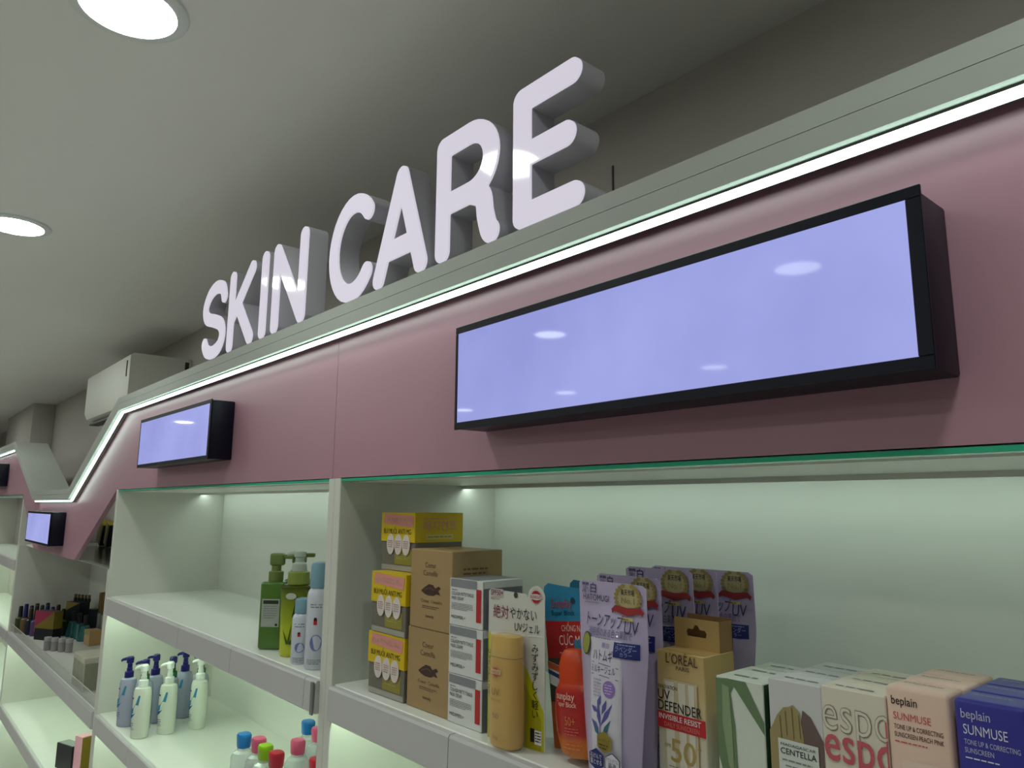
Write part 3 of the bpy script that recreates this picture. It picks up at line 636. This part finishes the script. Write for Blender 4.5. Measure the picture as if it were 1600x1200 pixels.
# ---- gold sunscreen carton with hang tab
def gold_carton():
    t = thing('gold_sunscreen_carton', (-.5420, .7580, S1), 'gold sunscreen carton with a cut-out hang tab and a red band', 'carton')
    w, d, h = .0665, .060, .1595; F = front(-d/2); F1 = front(-d/2, .0009); F2 = front(-d/2, .0013)
    GO = mat('gold_card', (196, 164, 104), .35, metal=.15); GG = grad('gold_fade_card', [(0, (214, 212, 200)), (.35, (212, 204, 182)), (.7, (204, 180, 130)), (1, (196, 164, 104))], .35, .1, 2, 0, h)
    g = MB(); g.box(-w/2, w/2, -d/2, d/2, 0, h, GG, .001, 1)
    g.rect(F, -.024, .024, .002, .128, ink((206, 190, 156), 'pale_gold_panel'))
    for u, q in ((-.021, .012), (-.003, .010), (.011, .008)): g.rect(F1, u, u+q, .004, .126, ink((222, 214, 198), 'tube_glow'))
    g.rect(F1, .0225, .0238, .002, .126, ink((160, 128, 80), 'tube_edge'))
    g.text(F2, "L'ORÉAL", .003, .1465, .0110, DBR, w=.044, align='C'); g.text(F2, 'PARIS', .004, .1400, .0045, DBR, w=.018, align='C')
    g.text(F2, 'INNOVATION', -.0315, .1170, .0042, K, w=.027); g.text(F2, 'UV', -.0315, .1050, .0108, K, w=.017, bold=.008); g.text(F2, 'DEFENDER', -.0315, .0930, .0108, K, w=.060, bold=.008)
    g.rect(F2, -w/2, w/2, .0735, .0915, RED); F3 = front(-d/2, .0018); g.text(F3, 'INVISIBLE RESIST', -.0305, .0835, .0058, W_, w=.058, bold=.01); g.text(F3, 'DAILY SUNSCREEN', -.023, .0760, .0050, ink((222, 130, 122), 'salmon_ink'), w=.048)
    g.text(F2, '50', -.015, .0400, .0245, ink((176, 152, 84), 'gold_number'), w=.034, bold=.01); g.text(F2, 'SPF', -.0235, .053, .0045, ink((176, 152, 84), 'gold_number')); g.text(F2, '+', .021, .056, .008, ink((176, 152, 84), 'gold_number')); g.greek(F2, -.018, .015, .034, .0014, GREY); g.text(F2, 'hyaluronic', -.026, .022, .006, ink((30, 76, 70), 'deep_teal_ink'), w=.04)
    g.build('box', t)
    tabm = MB(); tw = .0635; tz = .0345; y0 = .004
    hole = [(-.013, .014), (.013, .014), (.0145, .019), (.012, .0225), (.005, .0225), (.002, .0275), (-.002, .0275), (-.005, .0225), (-.012, .0225), (-.0145, .019)]
    outl = [(-tw/2, 0), (tw/2, 0), (tw/2, tz), (-tw/2, tz)]
    cu = extr([outl, hole], y0, y0+.0012, GO); tabm.v = [(x, y, z+h) for x, y, z in cu.v]; tabm.f = cu.f; tabm.m = cu.m; tabm.mats = cu.mats
    tabm.box(-tw/2+.002, tw/2+.001, y0+.024, y0+.0252, h, h+tz+.002, mat('gold_card_back', (150, 112, 66), .5)); tabm.box(tw/2-.0002, tw/2+.001, y0, y0+.0252, h, h+tz, MATS['gold_card_back'])
    tabm.build('hang_tab', t)
gold_carton()
# ---- carton rows on the right: helper for rows of three
def row(name, make, x, ys, labels, cat, group, z=S1, rz=0):
    o = make(); o.location = (x, ys[0], z); o.rotation_euler = (0, 0, math.radians(rz)); o.name = name
    tag(o, labels[0], cat, group)
    for y, l in zip(ys[1:], labels[1:]): dup(o, (x+random.uniform(-.0015, .0015), y, z), l)
PAPER = mat('pale_green_paper', (214, 220, 208), .45); GRN = ink((104, 128, 92), 'sage_ink'); DGRN = mat('dark_green_card', (44, 78, 48), .45)
def leaf_carton():
    w, d, h = .0555, .0355, .1475; g = MB(); g.box(-w/2, w/2, -d/2, d/2, 0, h, PAPER, .0008, 1); F = front(-d/2); F1 = front(-d/2, .0009)
    g.decal(F, [(-w/2, .145), (-w/2+.014, .1465), (w/2-.020, .1465), (w/2, .110), (w/2, .098), (w/2-.034, .140), (-.010, .132), (-.006, .10), (-.004, .04), (-.006, .002), (-.016, .03), (-w/2, .07)], GRN)
    g.decal(F1, [(-.020, .140), (-.012, .138), (-.010, .10), (-.009, .05), (-.015, .06), (-.021, .10)], ink((140, 158, 120), 'pale_sage'))
    g.text(F1, '99', .0005, .052, .006, GRN); 
    for k, u in enumerate((.005, .010, .015, .020)): g.greek(lambda a, b, u=u: F1(u+(b), a), .030, .062, 0, .0022, (BRN, GREY, GREY, GREY)[k])
    g.greek(topf(h), -.016, .018, 0, .006, GREY); g.rect(right(w/2), -d/2+.001, d/2-.001, .001, h-.001, DGRN)
    return g.build('green_carton')
row('green_carton', leaf_carton, -.4545, [.7285, .7645, .8005], ['pale green leaf print carton at the front of its row', 'pale green leaf print carton in the middle of its row', 'pale green leaf print carton at the back of its row'], 'carton', 'pale green leaf cartons')
def centella():
    w, d, h = .0555, .040, .1555; g = MB(); g.box(-w/2, w/2, -d/2, d/2, 0, h, mat('stone_white_card', (208, 206, 206), .45), .0008, 1); F = front(-d/2); F1 = front(-d/2, .0009); F2 = front(-d/2, .0013)
    g.decal(F, [(-w/2, .001), (w/2, .001), (w/2, .106), (.016, .126), (.008, .131), (-.002, .08)], ink((112, 92, 88), 'mauve_rock'))
    g.decal(F1, [(-w/2, .001), (.006, .001), (.008, .105), (.005, .128), (-.002, .134), (-.007, .131), (-.012, .130), (-.019, .122), (-.024, .112), (-w/2, .106)], ink((160, 144, 98), 'ochre_rock'))
    for a, b in (((-.010, .127), (-.009, .104)), ((-.003, .131), (-.002, .102)), ((-.016, .122), (-.015, .100)), ((.004, .126), (.005, .104))): g.line(F2, [a, b], .0008, ink((112, 98, 62), 'rock_crease'))
    g.rect(F2, -.019, .0225, .001, .1005, ink((216, 220, 212), 'label_white')); F3 = front(-d/2, .0018)
    g.text(F3, 'MADAGASCAR', .002, .0945, .0026, K, w=.036, align='C'); g.text(F3, 'CENTELLA', .002, .0870, .0056, K, w=.037, align='C', bold=.012); g.greek(F3, -.015, .019, .0815, .0018, GREY, 1); g.greek(F3, -.012, .014, .0765, .0016, GREY, 1); g.greek(F3, -.013, .016, .0705, .0016, K, 3)
    g.greek(topf(h), -.018, .018, -.004, .005, GREY); g.rect(right(w/2), -d/2+.001, d/2-.001, .001, h-.001, DGRN)
    return g.build('centella_carton')
row('rock_print_carton', centella, -.3930, [.7310, .7720, .8130], ['white carton with an ochre rock picture at the front of its row', 'white rock picture carton in the middle of its row', 'white rock picture carton at the back of its row'], 'carton', 'rock picture cartons')
ROSE = ink((200, 92, 104), 'rose_letter')
def rosew():
    w, d, h = .0600, .038, .1585; g = MB(); g.box(-w/2, w/2, -d/2, d/2, 0, h, mat('cream_card', (226, 216, 198), .45), .001, 1); F = front(-d/2); F1 = front(-d/2, .0009)
    g.text(F, 'espo', -.0295, .1195, .0345, ink((150, 142, 130), 'outline_grey'), w=.066, bold=.006); g.text(F1, 'espo', -.0290, .1197, .0345, mat('cream_card2', (226, 216, 198), .45), w=.0648, bold=-.012)
    g.text(front(-d/2, .0014), 'espo', -.0285, .0935, .0345, ROSE, w=.066, bold=.006)
    g.rect(F1, w/2-.0012, w/2+.0004, .001, h-.02, ROSE); g.v = [(min(max(x, -w/2-.001), w/2+.0003), y, z) for x, y, z in g.v]
    g.greek(topf(h), -.02, .018, -.008, .004, GREY)
    return g.build('rose_letter_carton')
row('cream_carton_with_rose_letters', rosew, -.3350, [.7290, .7680, .8070], ['cream carton with big rose letters at the front of its row', 'cream carton with big rose letters in the middle of its row', 'cream carton with big rose letters at the back of its row'], 'carton', 'cream cartons with rose letters')
def beplain(card, ink1, ink2, ink3, words, nm):
    def make():
        w, d, h = .0520, .038, .1695; g = MB(); g.box(-w/2, w/2, -d/2, d/2, 0, h, card, .0035, 3); F = front(-d/2); F1 = front(-d/2, .0009)
        g.text(F, 'beplain', -.021, h-.0150, .0072, ink1, w=.0215, bold=.01); g.text(F, words[0], -.020, h-.0275, words[3], ink2, w=words[4], bold=.01)
        g.text(F, words[1], -.020, h-.0355, .0040, ink3, w=.040, bold=.01); g.text(F, words[2], -.020, h-.0420, .0040, ink3, w=words[5], bold=.01); g.greek(F, -.020, .012, h-.046, .0014, ink2)
        g.decal(F, [(-.012, .002), (.014, .002), (.018, h-.060), (-.016, h-.060)], words[6]); g.text(F1, 'beplain', -.008, h-.085, .0072, ink1, w=.0195, bold=.01); g.greek(topf(h), -.018, .018, .004, .0018, ink3)
        return g.build(nm)
    return make
PCARD = mat('peach_card', (234, 200, 182), .4); BCARD = mat('royal_blue_card', (58, 56, 150), .35)
row('peach_carton', beplain(PCARD, K, ink((206, 84, 92), 'coral_word'), ink((80, 44, 44), 'umber_ink'), ('SUNMUSE', 'TONE UP & CORRECTING', 'SUNSCREEN PEACH PINK', .0062, .031, .040, ink((238, 210, 194), 'pale_peach')), 'peach_carton'), -.2785, [.7290, .7685, .8080],
    ['peach pink sunscreen carton at the front of its row', 'peach pink sunscreen carton in the middle of its row', 'peach pink sunscreen carton at the back of its row'], 'carton', 'peach pink cartons')
row('blue_carton', beplain(BCARD, ink((190, 190, 220), 'pale_lilac'), ink((226, 226, 240), 'near_white'), ink((186, 186, 214), 'pale_lilac2'), ('SUNMUSE', 'TONE UP & CORRECTING', 'SUNSCREEN', .0078, .032, .021, ink((64, 72, 172), 'bright_blue')), 'blue_carton'), -.2225, [.7285, .7680, .8075],
    ['royal blue sunscreen carton at the front of its row', 'royal blue sunscreen carton in the middle of its row', 'royal blue sunscreen carton at the back of its row'], 'carton', 'royal blue cartons')
g = MB(); g.box(-.026, .026, -.02, .02, 0, .160, BCARD, .001, 1); g.rect(front(-.02), -.026, .026, .001, .145, ink((70, 120, 84), 'leaf_band')); g.build('green_blue_carton', loc=(-.1655, .7320, S1), label='green fronted dark blue carton at the right edge of the photo', cat='carton')

# ================================================================== middle unit, top shelf
GB = mat('deep_green_bottle', (84, 122, 48), .2, coat=.3); GP = mat('green_pump', (112, 130, 66), .35); GP2 = mat('dark_green_pump', (74, 106, 70), .35)
def green_pump():
    t = thing('green_pump_bottle', (0, 0, 0), 'x', 'pump bottle', 'square green pump bottles')
    g = MB(); g.box(-.0285, .0285, -.019, .019, 0, .150, GB, .006, 3); F = front(-.019)
    g.build('bottle', t)
    l = MB(); l.rect(F, -.022, .020, .050, .112, ink((170, 176, 168), 'grey_label')); F1 = front(-.019, .0009); l.rect(F1, -.019, .017, .101, .109, ink((40, 56, 34), 'label_green')); l.greek(F1, -.018, .014, .096, .002, GREY, 6, 2.6); l.disc(F1, .014, .055, .003, .003, K); l.build('front_label', t)
    p = MB(); p.lathe([(.016, .1502), (.017, .152), (.017, .172), (.011, .174), (.011, .186)], GP, 24); p.box(-.014, .018, -.011, .011, .186, .214, GP, .005, 3); p.box(.015, .040, -.006, .006, .201, .211, GP, .003, 2); p.build('pump', t)
    return t
gp = green_pump(); gp.location = (-1.692, .7370, S1); gp.rotation_euler = (0, 0, math.radians(45)); gp['label'] = 'square green pump bottle with a grey label at the front of the shelf'
dup(gp, (-1.715, .802, S1), 'square green pump bottle standing behind the labelled one')
def aloe():
    t = thing('aloe_bottle', (-1.585, .7440, S1), 'lime green aloe bottle with a clear pump beside the square green bottle', 'pump bottle')
    OL = grad('aloe_bottle_print', [(0, (196, 204, 50)), (.35, (186, 196, 48)), (.6, (150, 164, 36)), (.86, (110, 124, 26)), (1, (62, 70, 18))], .25, 0, 2, 0, .150)
    g = MB(); g.lathe([(.030, 0), (.0335, .004), (.0345, .05), (.036, .12), (.0385, .147), (.030, .151)], OL, 28, 0, 0, 1, .74, .8)
    F = lambda u, v: (u, -.0275+(abs(u)/.036)**2.4*.012, v)
    for a, b in (((-.012, .028), (-.024, .058)), ((-.010, .028), (-.004, .070)), ((-.008, .028), (.018, .056)), ((-.011, .028), (-.020, .042)), ((-.006, .028), (.012, .044))):
        L = math.hypot(b[0]-a[0], b[1]-a[1]); nx, nz = -(b[1]-a[1])/L*.003, (b[0]-a[0])/L*.003; g.decal(F, [(a[0]-nx, a[1]-nz), (a[0]+nx, a[1]+nz), b], ink((74, 96, 20), 'aloe_leaf'))
    g.decal(F, [(-.004, .084), (.020, .080), (.026, .128), (.004, .132)], ink((56, 74, 20), 'aloe_dark')); g.disc(lambda u, v: (lambda p: (p[0], p[1]-.0006, p[2]))(F(u, v)), -.008, .128, .012, .007, ink((190, 196, 176), 'aloe_badge'))
    g.build('bottle', t)
    c = MB(); c.lathe([(.0235, .1515), (.0245, .153), (.0235, .178), (.018, .180)], mat('lime_collar', (134, 148, 66), .3), 24); c.build('collar', t)
    p = MB(); p.lathe([(.017, .1803), (.0155, .196), (.010, .200), (.010, .210), (.013, .212), (.012, .222), (.006, .224)], mat('frosted_pump', (176, 188, 172), .3), 20); p.tube([(0, 0, .218), (-.014, 0, .219), (-.028, 0, .216)], .0045, MATS['frosted_pump']); p.build('pump', t); t.rotation_euler = (0, 0, math.radians(50))
aloe()
DK = MB(); DK.box(-.021, .021, -.014, .014, 0, .155, mat('dark_olive_card', (52, 54, 22), .4), .001, 1); DK.build('dark_carton', loc=(-1.590, .800, S1), label='dark olive carton half hidden behind the aloe bottle', cat='carton')
SB = mat('spray_white', (208, 212, 222), .25); SC = mat('spray_cap_blue', (126, 164, 180), .35)
def spray(r, hb, hc, loc, lab):
    t = thing('spray_can', loc, lab, 'spray can', 'white mist spray cans')
    g = MB(); g.lathe([(r*.92, 0), (r, .003), (r, hb*.9), (r*.9, hb*.96), (r*.72, hb)], SB, 28)
    F = lambda u, v: (u, -math.sqrt(max(0, r*r-u*u))-.0005, v)
    g.disc(F, r*.1, hb*.33, r*.5, hb*.10, ink((116, 128, 186), 'mist_blue')); g.greek(F, -r*.5, r*.5, hb*.80, .0028, GREY, 2); g.rect(F, -r*.15, r*.15, hb*.55, hb*.63, RED); g.rect(F, -r*.1, r*.1, hb*.60, hb*.64, K); g.greek(F, -r*.6, r*.6, hb*.12, .002, GREY, 3)
    g.build('can', t)
    c = MB(); c.lathe([(r*.80, hb+.0003), (r*.80, hb+hc*.85), (r*.7, hb+hc), (r*.3, hb+hc+.002)], SC, 24)
    c.build('cap', t); t.rotation_euler = (0, 0, math.radians(50)); return t
spray(.0200, .100, .030, (-1.5060, .7190, S1), 'short white mist spray can with a blue cap')
spray(.0240, .158, .050, (-1.4385, .7220, S1), 'tall white mist spray can with a blue cap beside the divider')

# ================================================================== middle unit, second shelf
def lotion(body, pumpc, neck, lab, loc, rz):
    t = thing('lotion_bottle', loc, lab, 'pump bottle', 'pump lotion bottles', rz); t.scale = (.78, .85, 1)
    g = MB(); g.lathe([(.030, 0), (.0335, .004), (.034, .02), (.0345, .10), (.0335, .135), (.030, .147), (.018, .152)], body, 28, 0, 0, 1, .70, .8)
    F = lambda u, v: (u, -.0245+(abs(u)/.0345)**2.6*.010, v)
    g.decal(F, [(-.031, .070), (-.024, .072), (-.012, .080), (.004, .100), (.010, .128), (.002, .128), (-.008, .104), (-.020, .090), (-.031, .086)], ink((52, 132, 170), 'wave_blue')); g.decal(F, [(-.031, .058), (-.022, .062), (-.008, .076), (-.020, .071), (-.031, .070)], ink((38, 92, 150), 'wave_deep'))
    g.greek(F, -.030, -.012, .045, .003, ink((70, 90, 110), 'slate_blue_ink'), 3); g.greek(F, -.026, -.008, .030, .002, GREY, 2); g.rect(F, -.028, -.020, .116, .121, ink((40, 50, 120), 'blue_mark'))
    g.build('bottle', t)
    n = MB(); n.lathe([(.0175, .1523), (.0175, .170), (.011, .173), (.011, .182)], neck, 20); n.build('collar', t)
    p = MB(); p.lathe([(.0095, .1823), (.0095, .196), (.014, .198), (.0145, .214), (.011, .218)], pumpc, 18); p.tube([(0, 0, .210), (-.018, 0, .210), (-.034, 0, .207), (-.040, 0, .203)], [.006, .0055, .0045, .004], pumpc); p.build('pump', t)
    return t
LW = mat('lotion_white', (216, 222, 208), .3); PW = mat('pump_white', (232, 238, 232), .3); PB_ = mat('pump_navy', (30, 28, 104), .3); LP = mat('lotion_lavender', (168, 173, 192), .25); NG = mat('pump_green_collar', (36, 104, 58), .35)
a = lotion(LW, PW, PW, 'white pump lotion bottle nearest the shelf edge', (-2.612, .7200, S2), math.radians(40))
b = lotion(LW, PW, PW, 'white pump lotion bottle, middle of the three white ones', (-2.604, .7960, S2), math.radians(48))
c = lotion(LW, PW, PW, 'white pump lotion bottle at the back of the three white ones', (-2.596, .8900, S2), math.radians(36))
lotion(LP, PB_, PB_, 'lavender lotion bottle with navy pump behind the nearest white bottle', (-2.775, .7180, S2), math.radians(42))
lotion(LP, PB_, NG, 'second lavender lotion bottle with navy pump and green collar, first row', (-2.694, .7460, S2), math.radians(60))
lotion(LP, PB_, PB_, 'lavender lotion bottle with navy pump behind the middle white bottle', (-2.760, .7960, S2), math.radians(42))
lotion(LP, PB_, NG, 'lavender lotion bottle with navy pump turned sideways, middle row', (-2.684, .8280, S2), math.radians(150))
lotion(LP, PB_, PB_, 'lavender lotion bottle with navy pump behind the back white bottle', (-2.755, .8910, S2), math.radians(42))
lotion(LP, PB_, NG, 'lavender lotion bottle with navy pump and green collar, back row', (-2.677, .9200, S2), math.radians(30))
CLR = mat('clear_pet', (205, 214, 214), .12, alpha=.42, spec=.7)
def micellar(capc, lab, loc, s=1., liquid=(200, 206, 208)):
    t = thing('cleansing_water_bottle', loc, lab, 'bottle', 'clear cleansing water bottles')
    g = MB(); g.lathe([(.026, 0), (.0285, .004), (.029, .11), (.0285, .126), (.024, .136), (.015, .141), (.0145, .146)], CLR, 28); g.build('bottle', t)
    l = MB(); l.lathe([(.0293, .03), (.0293, .10)], mat('label_%d' % sum(liquid), liquid, .4), 28); l.build('wrap_label', t)
    c = MB(); c.lathe([(.0165, .1463), (.0172, .148), (.0185, .170), (.0185, .173), (.0165, .177), (.010, .178)], capc, 24, 0, 0, 1, .85, .75); c.build('cap', t)
    return t
CB = mat('cap_blue', (24, 116, 190), .35); CP = mat('cap_pink', (206, 84, 122), .35); CG = mat('cap_lime', (140, 180, 18), .35); CR = mat('cap_red', (170, 26, 46), .35)
micellar(CB, 'clear bottle with a blue cap, leftmost of the coloured caps', (-1.843, .746, S2)); micellar(CP, 'clear bottle with a pink cap between the blue and lime caps', (-1.788, .760, S2), liquid=(206, 170, 180)); micellar(CG, 'clear bottle with a lime green cap', (-1.727, .751, S2), liquid=(180, 200, 120)); micellar(CR, 'clear bottle with a dark red cap beside the lime one', (-1.664, .750, S2), liquid=(190, 110, 116))
micellar(CP, 'clear bottle with a pink cap nearest the divider', (-1.716, .825, S2), liquid=(216, 200, 205)); micellar(CB, 'clear bottle with a blue cap at the back by the divider', (-1.844, .912, S2)); micellar(CP, 'clear bottle with a pink cap almost hidden by the divider', (-1.772, .905, S2), liquid=(206, 170, 180)); micellar(CR, 'clear bottle with a red cap almost hidden by the divider', (-1.566, .800, S2), liquid=(190, 110, 116))

# ================================================================== low unit in the valley: make-up
def crt(name, w, d, h, m, loc, lab, rz=0, group=None, deco=None, cat='carton'):
    g = MB(); g.box(-w/2, w/2, -d/2, d/2, 0, h, m, .0012, 1)
    if deco: deco(g, w, d, h)
    return g.build(name, loc=loc, rz=math.radians(rz), label=lab, cat=cat, group=group)
DARK = mat('near_black_card', (24, 26, 34), .4)
def diag(g, w, d, h):
    F = front(-d/2); g.decal(F, [(-w/2, h*.45), (w/2, h), (-w/2, h)], ink((150, 36, 76), 'magenta_ink')); g.decal(F, [(-w/2, h*.40), (w/2, h*.40), (w/2, h), (-w/2, h*.45)], ink((120, 104, 30), 'olive_gold')); R = right(w/2); g.rect(R, -d/2, d/2, h*.4, h, ink((120, 104, 30), 'olive_gold'))
bx = crt('palette_carton', .14, .05, .150, DARK, (-4.735, .80, S2), 'pink, olive and black palette carton standing on the low shelf', 28, deco=diag)
g = MB(); g.box(-.072, -.070, -.026, .026, .04, .151, ink((196, 88, 110), 'hot_pink_card')); g.build('side_flap', bx)
crt('black_gold_carton', .13, .06, .165, DARK, (-4.93, .97, S2), 'tall black and gold carton behind the palette carton', 20, deco=lambda g, w, d, h: g.decal(front(-d/2), [(-w/2, h*.70), (w/2, h), (-w/2, h)], ink((140, 124, 60), 'dull_gold')))
for k in range(5):
    t = thing('lipstick', (-4.99+.028*k, .965+.012*k, S2+.1655), 'slim black lipstick standing on the tall black carton, %s' % ('first from the left', 'second from the left', 'middle one', 'second from the right', 'first from the right')[k], 'lipstick', 'lipsticks on the tall black carton')
    MB().lathe([(.009, 0), (.009, .018)], DARK, 14).build('case', t); MB().lathe([(.0075, .0183), (.0075, .036), (.006, .038)], mat('olive_gold_cap', (104, 92, 60), .3), 14).build('cap', t)
cols = [(60, 70, 40), (120, 60, 90), (40, 44, 60), (150, 110, 100), (50, 90, 60), (110, 90, 60), (36, 30, 40), (90, 70, 110)]
k = 0
for r in range(3):
    for q in range(5):
        x = -5.10+.062*q+.012*r; y = .718+.050*r+.016*q
        t = thing('nail_polish', (x, y, S2), 'x', 'nail polish', 'small nail polish bottles'); t.scale = (1.2, 1.2, 1.4); cc_ = cols[(k*5+r) % 8]; k += 1
        t['label'] = 'small polish bottle on the low shelf, %s row, %s' % (('front', 'second', 'back')[r], ('leftmost', 'second from left', 'middle', 'second from right', 'rightmost')[q])
        MB().lathe([(.017, 0), (.019, .002), (.019, .055), (.008, .062)], mat('polish_%d' % (sum(cc_)), cc_, .2), 14).build('bottle', t); MB().lathe([(.010, .0623), (.0085, .10+.012*(q % 2)), (.006, .103+.012*(q % 2))], (DARK, mat('navy_cap', (34, 34, 96), .3), mat('wood_dark', (60, 48, 36), .4))[(q+r) % 3], 12).build('cap', t)
TEALB = mat('teal_glass', (40, 104, 104), .2, coat=.3)
for k, (x, y) in enumerate([(-4.78, .925), (-4.68, .935), (-4.58, .945)]):
    t = thing('teal_bottle', (x, y, S2), '%s teal cone bottle with a black cap behind the gold topped boxes' % ('left', 'middle', 'right')[k], 'bottle', 'teal cone bottles')
    MB().lathe([(.034, 0), (.036, .004), (.020, .075), (.012, .08)], TEALB, 20).build('bottle', t); MB().lathe([(.012, .0803), (.011, .13), (.008, .132)], DARK, 16).build('cap', t)
crt('dark_carton', .06, .045, .135, DARK, (-4.795, 1.030, S2), 'dark carton standing behind the teal bottles', 10)
for k in range(2):
    t = thing('gold_tube', (-4.635+.072*k, 1.034, S2), ('left', 'right')[k]+' tall gold topped silver tube against the side wall', 'tube', 'tall gold topped tubes')
    MB().lathe([(.024, 0), (.024, .06)], mat('steel_blue', (70, 84, 104), .3), 18).build('base', t); MB().lathe([(.0238, .0603), (.0238, .13)], mat('silver_tube', (160, 160, 156), .25, metal=.5), 18).build('body', t); MB().lathe([(.022, .1303), (.022, .236), (.018, .239)], mat('gold_tube_cap', (110, 92, 50), .25, metal=.4), 18).build('cap', t)
crt('peach_carton', .085, .06, .075, mat('peach_gold_card', (196, 160, 110), .4), (-4.43, .955, S2), 'peach and yellow carton by the gold topped tubes', 5, deco=lambda g, w, d, h: g.rect(front(-d/2), -w/2+.002, w/2-.002, h*.7, h-.002, ink((160, 156, 90), 'khaki_ink')))
for k in range(4):
    t = thing('clear_jar', (-4.40+.042*k, .748+.024*k, S2), 'small clear lidded jar, %s of the four before the palette carton' % ('first', 'second', 'third', 'fourth')[k], 'jar', 'small clear jars')
    MB().lathe([(.015, 0), (.0165, .002), (.0165, .045)], mat('smoky_jar', (150, 146, 148), .15, coat=.5), 16).build('jar', t); MB().lathe([(.017, .0453), (.017, .062), (.015, .064)], mat('jar_lid', (176, 174, 176), .25), 16).build('lid', t)
GT = mat('gold_top_card', (150, 130, 80), .4); SG = mat('sage_window', (146, 150, 128), .3)
for k in range(3):
    crt('window_carton', .062, .105, .125, mat('ivory_card', (198, 194, 176), .45), (-3.505+.0655*k, .752, S2), 'ivory carton with a sage front, %s of the three by the divider' % ('left', 'middle', 'right')[k], 0, 'ivory cartons by the divider', deco=lambda g, w, d, h: (g.rect(front(-d/2), -w/2+.004, w/2-.001, .004, h-.02, SG), g.rect(right(w/2), -d/2+.004, d/2-.004, .004, h-.02, SG)))
for k in range(3):
    crt('gold_topped_carton', .075, .08, .150, GT, (-3.60+.080*k, .865, S2), 'gold topped carton, %s of three behind the ivory cartons' % ('left', 'middle', 'right')[k], 0, 'gold topped cartons', deco=lambda g, w, d, h: g.rect(front(-d/2), .020, .032, h*.75, h-.002, ink((84, 60, 30), 'dark_amber')))
gr = thing('acrylic_guard', (-4.1, .70, S2), 'clear acrylic guard rail along the front of the low shelf', 'guard rail')
MB().box(-5.15, -3.04, .6885, .6910, S2, S2+.040, mat('clear_acrylic', (206, 210, 202), .1, alpha=.35, spec=.7), .0005, 1).build('pane', gr, org=gr.location)
MB().box(-5.15, -3.04, .6878, .6917, S2+.0402, S2+.0435, mat('acrylic_edge', (206, 206, 196), .2), .0008, 1).build('top_edge', gr, org=gr.location)
# third shelf of the low unit
crt('black_carton', .12, .05, .100, DARK, (-3.760, .765, S3), 'black carton with a silver top on the lowest visible shelf', 18, deco=lambda g, w, d, h: g.rect(topf(h), -w/2+.004, w/2-.004, -d/2+.004, d/2-.004, ink((150, 154, 150), 'silver_ink')))
o = crt('pink_tilted_carton', .05, .05, .155, mat('baby_pink_card', (232, 170, 184), .4), (-3.640, .790, S3), 'baby pink and gold carton leaning by the divider on the lowest visible shelf', 20, deco=lambda g, w, d, h: g.rect(right(w/2), -d/2+.002, d/2-.002, .002, h-.004, ink((140, 118, 40), 'old_gold')))
crt('black_carton', .05, .05, .140, DARK, (-3.555, .850, S3), 'black carton behind the leaning pink carton', 20)
# leaning yellow and black cartons on the glass shelf
GS = Z0-.2293
for k, (x, a) in enumerate(((-4.62, 24), (-4.47, 18))):
    g = MB(); g.box(-.035, .035, -.025, .025, 0, .125, mat('yellow_black_card', (150, 138, 20), .4), .002, 1); g.rect(right(.035), -.024, .024, .002, .122, DARK); g.rect(front(-.025), .012, .034, .002, .122, DARK)
    th_ = math.radians(a); g.v = [(px*math.cos(th_)+pz*math.sin(th_), py, -px*math.sin(th_)+pz*math.cos(th_)+.0352*math.sin(th_)) for px, py, pz in g.v]
    g.build('yellow_black_carton', loc=(x, 1.0, GS), label=('left', 'right')[k]+' leaning yellow and black carton in the gap under the pink slope', cat='carton', group='leaning yellow cartons')
bpy.data.objects.remove(TXO); bpy.data.curves.remove(TXT)
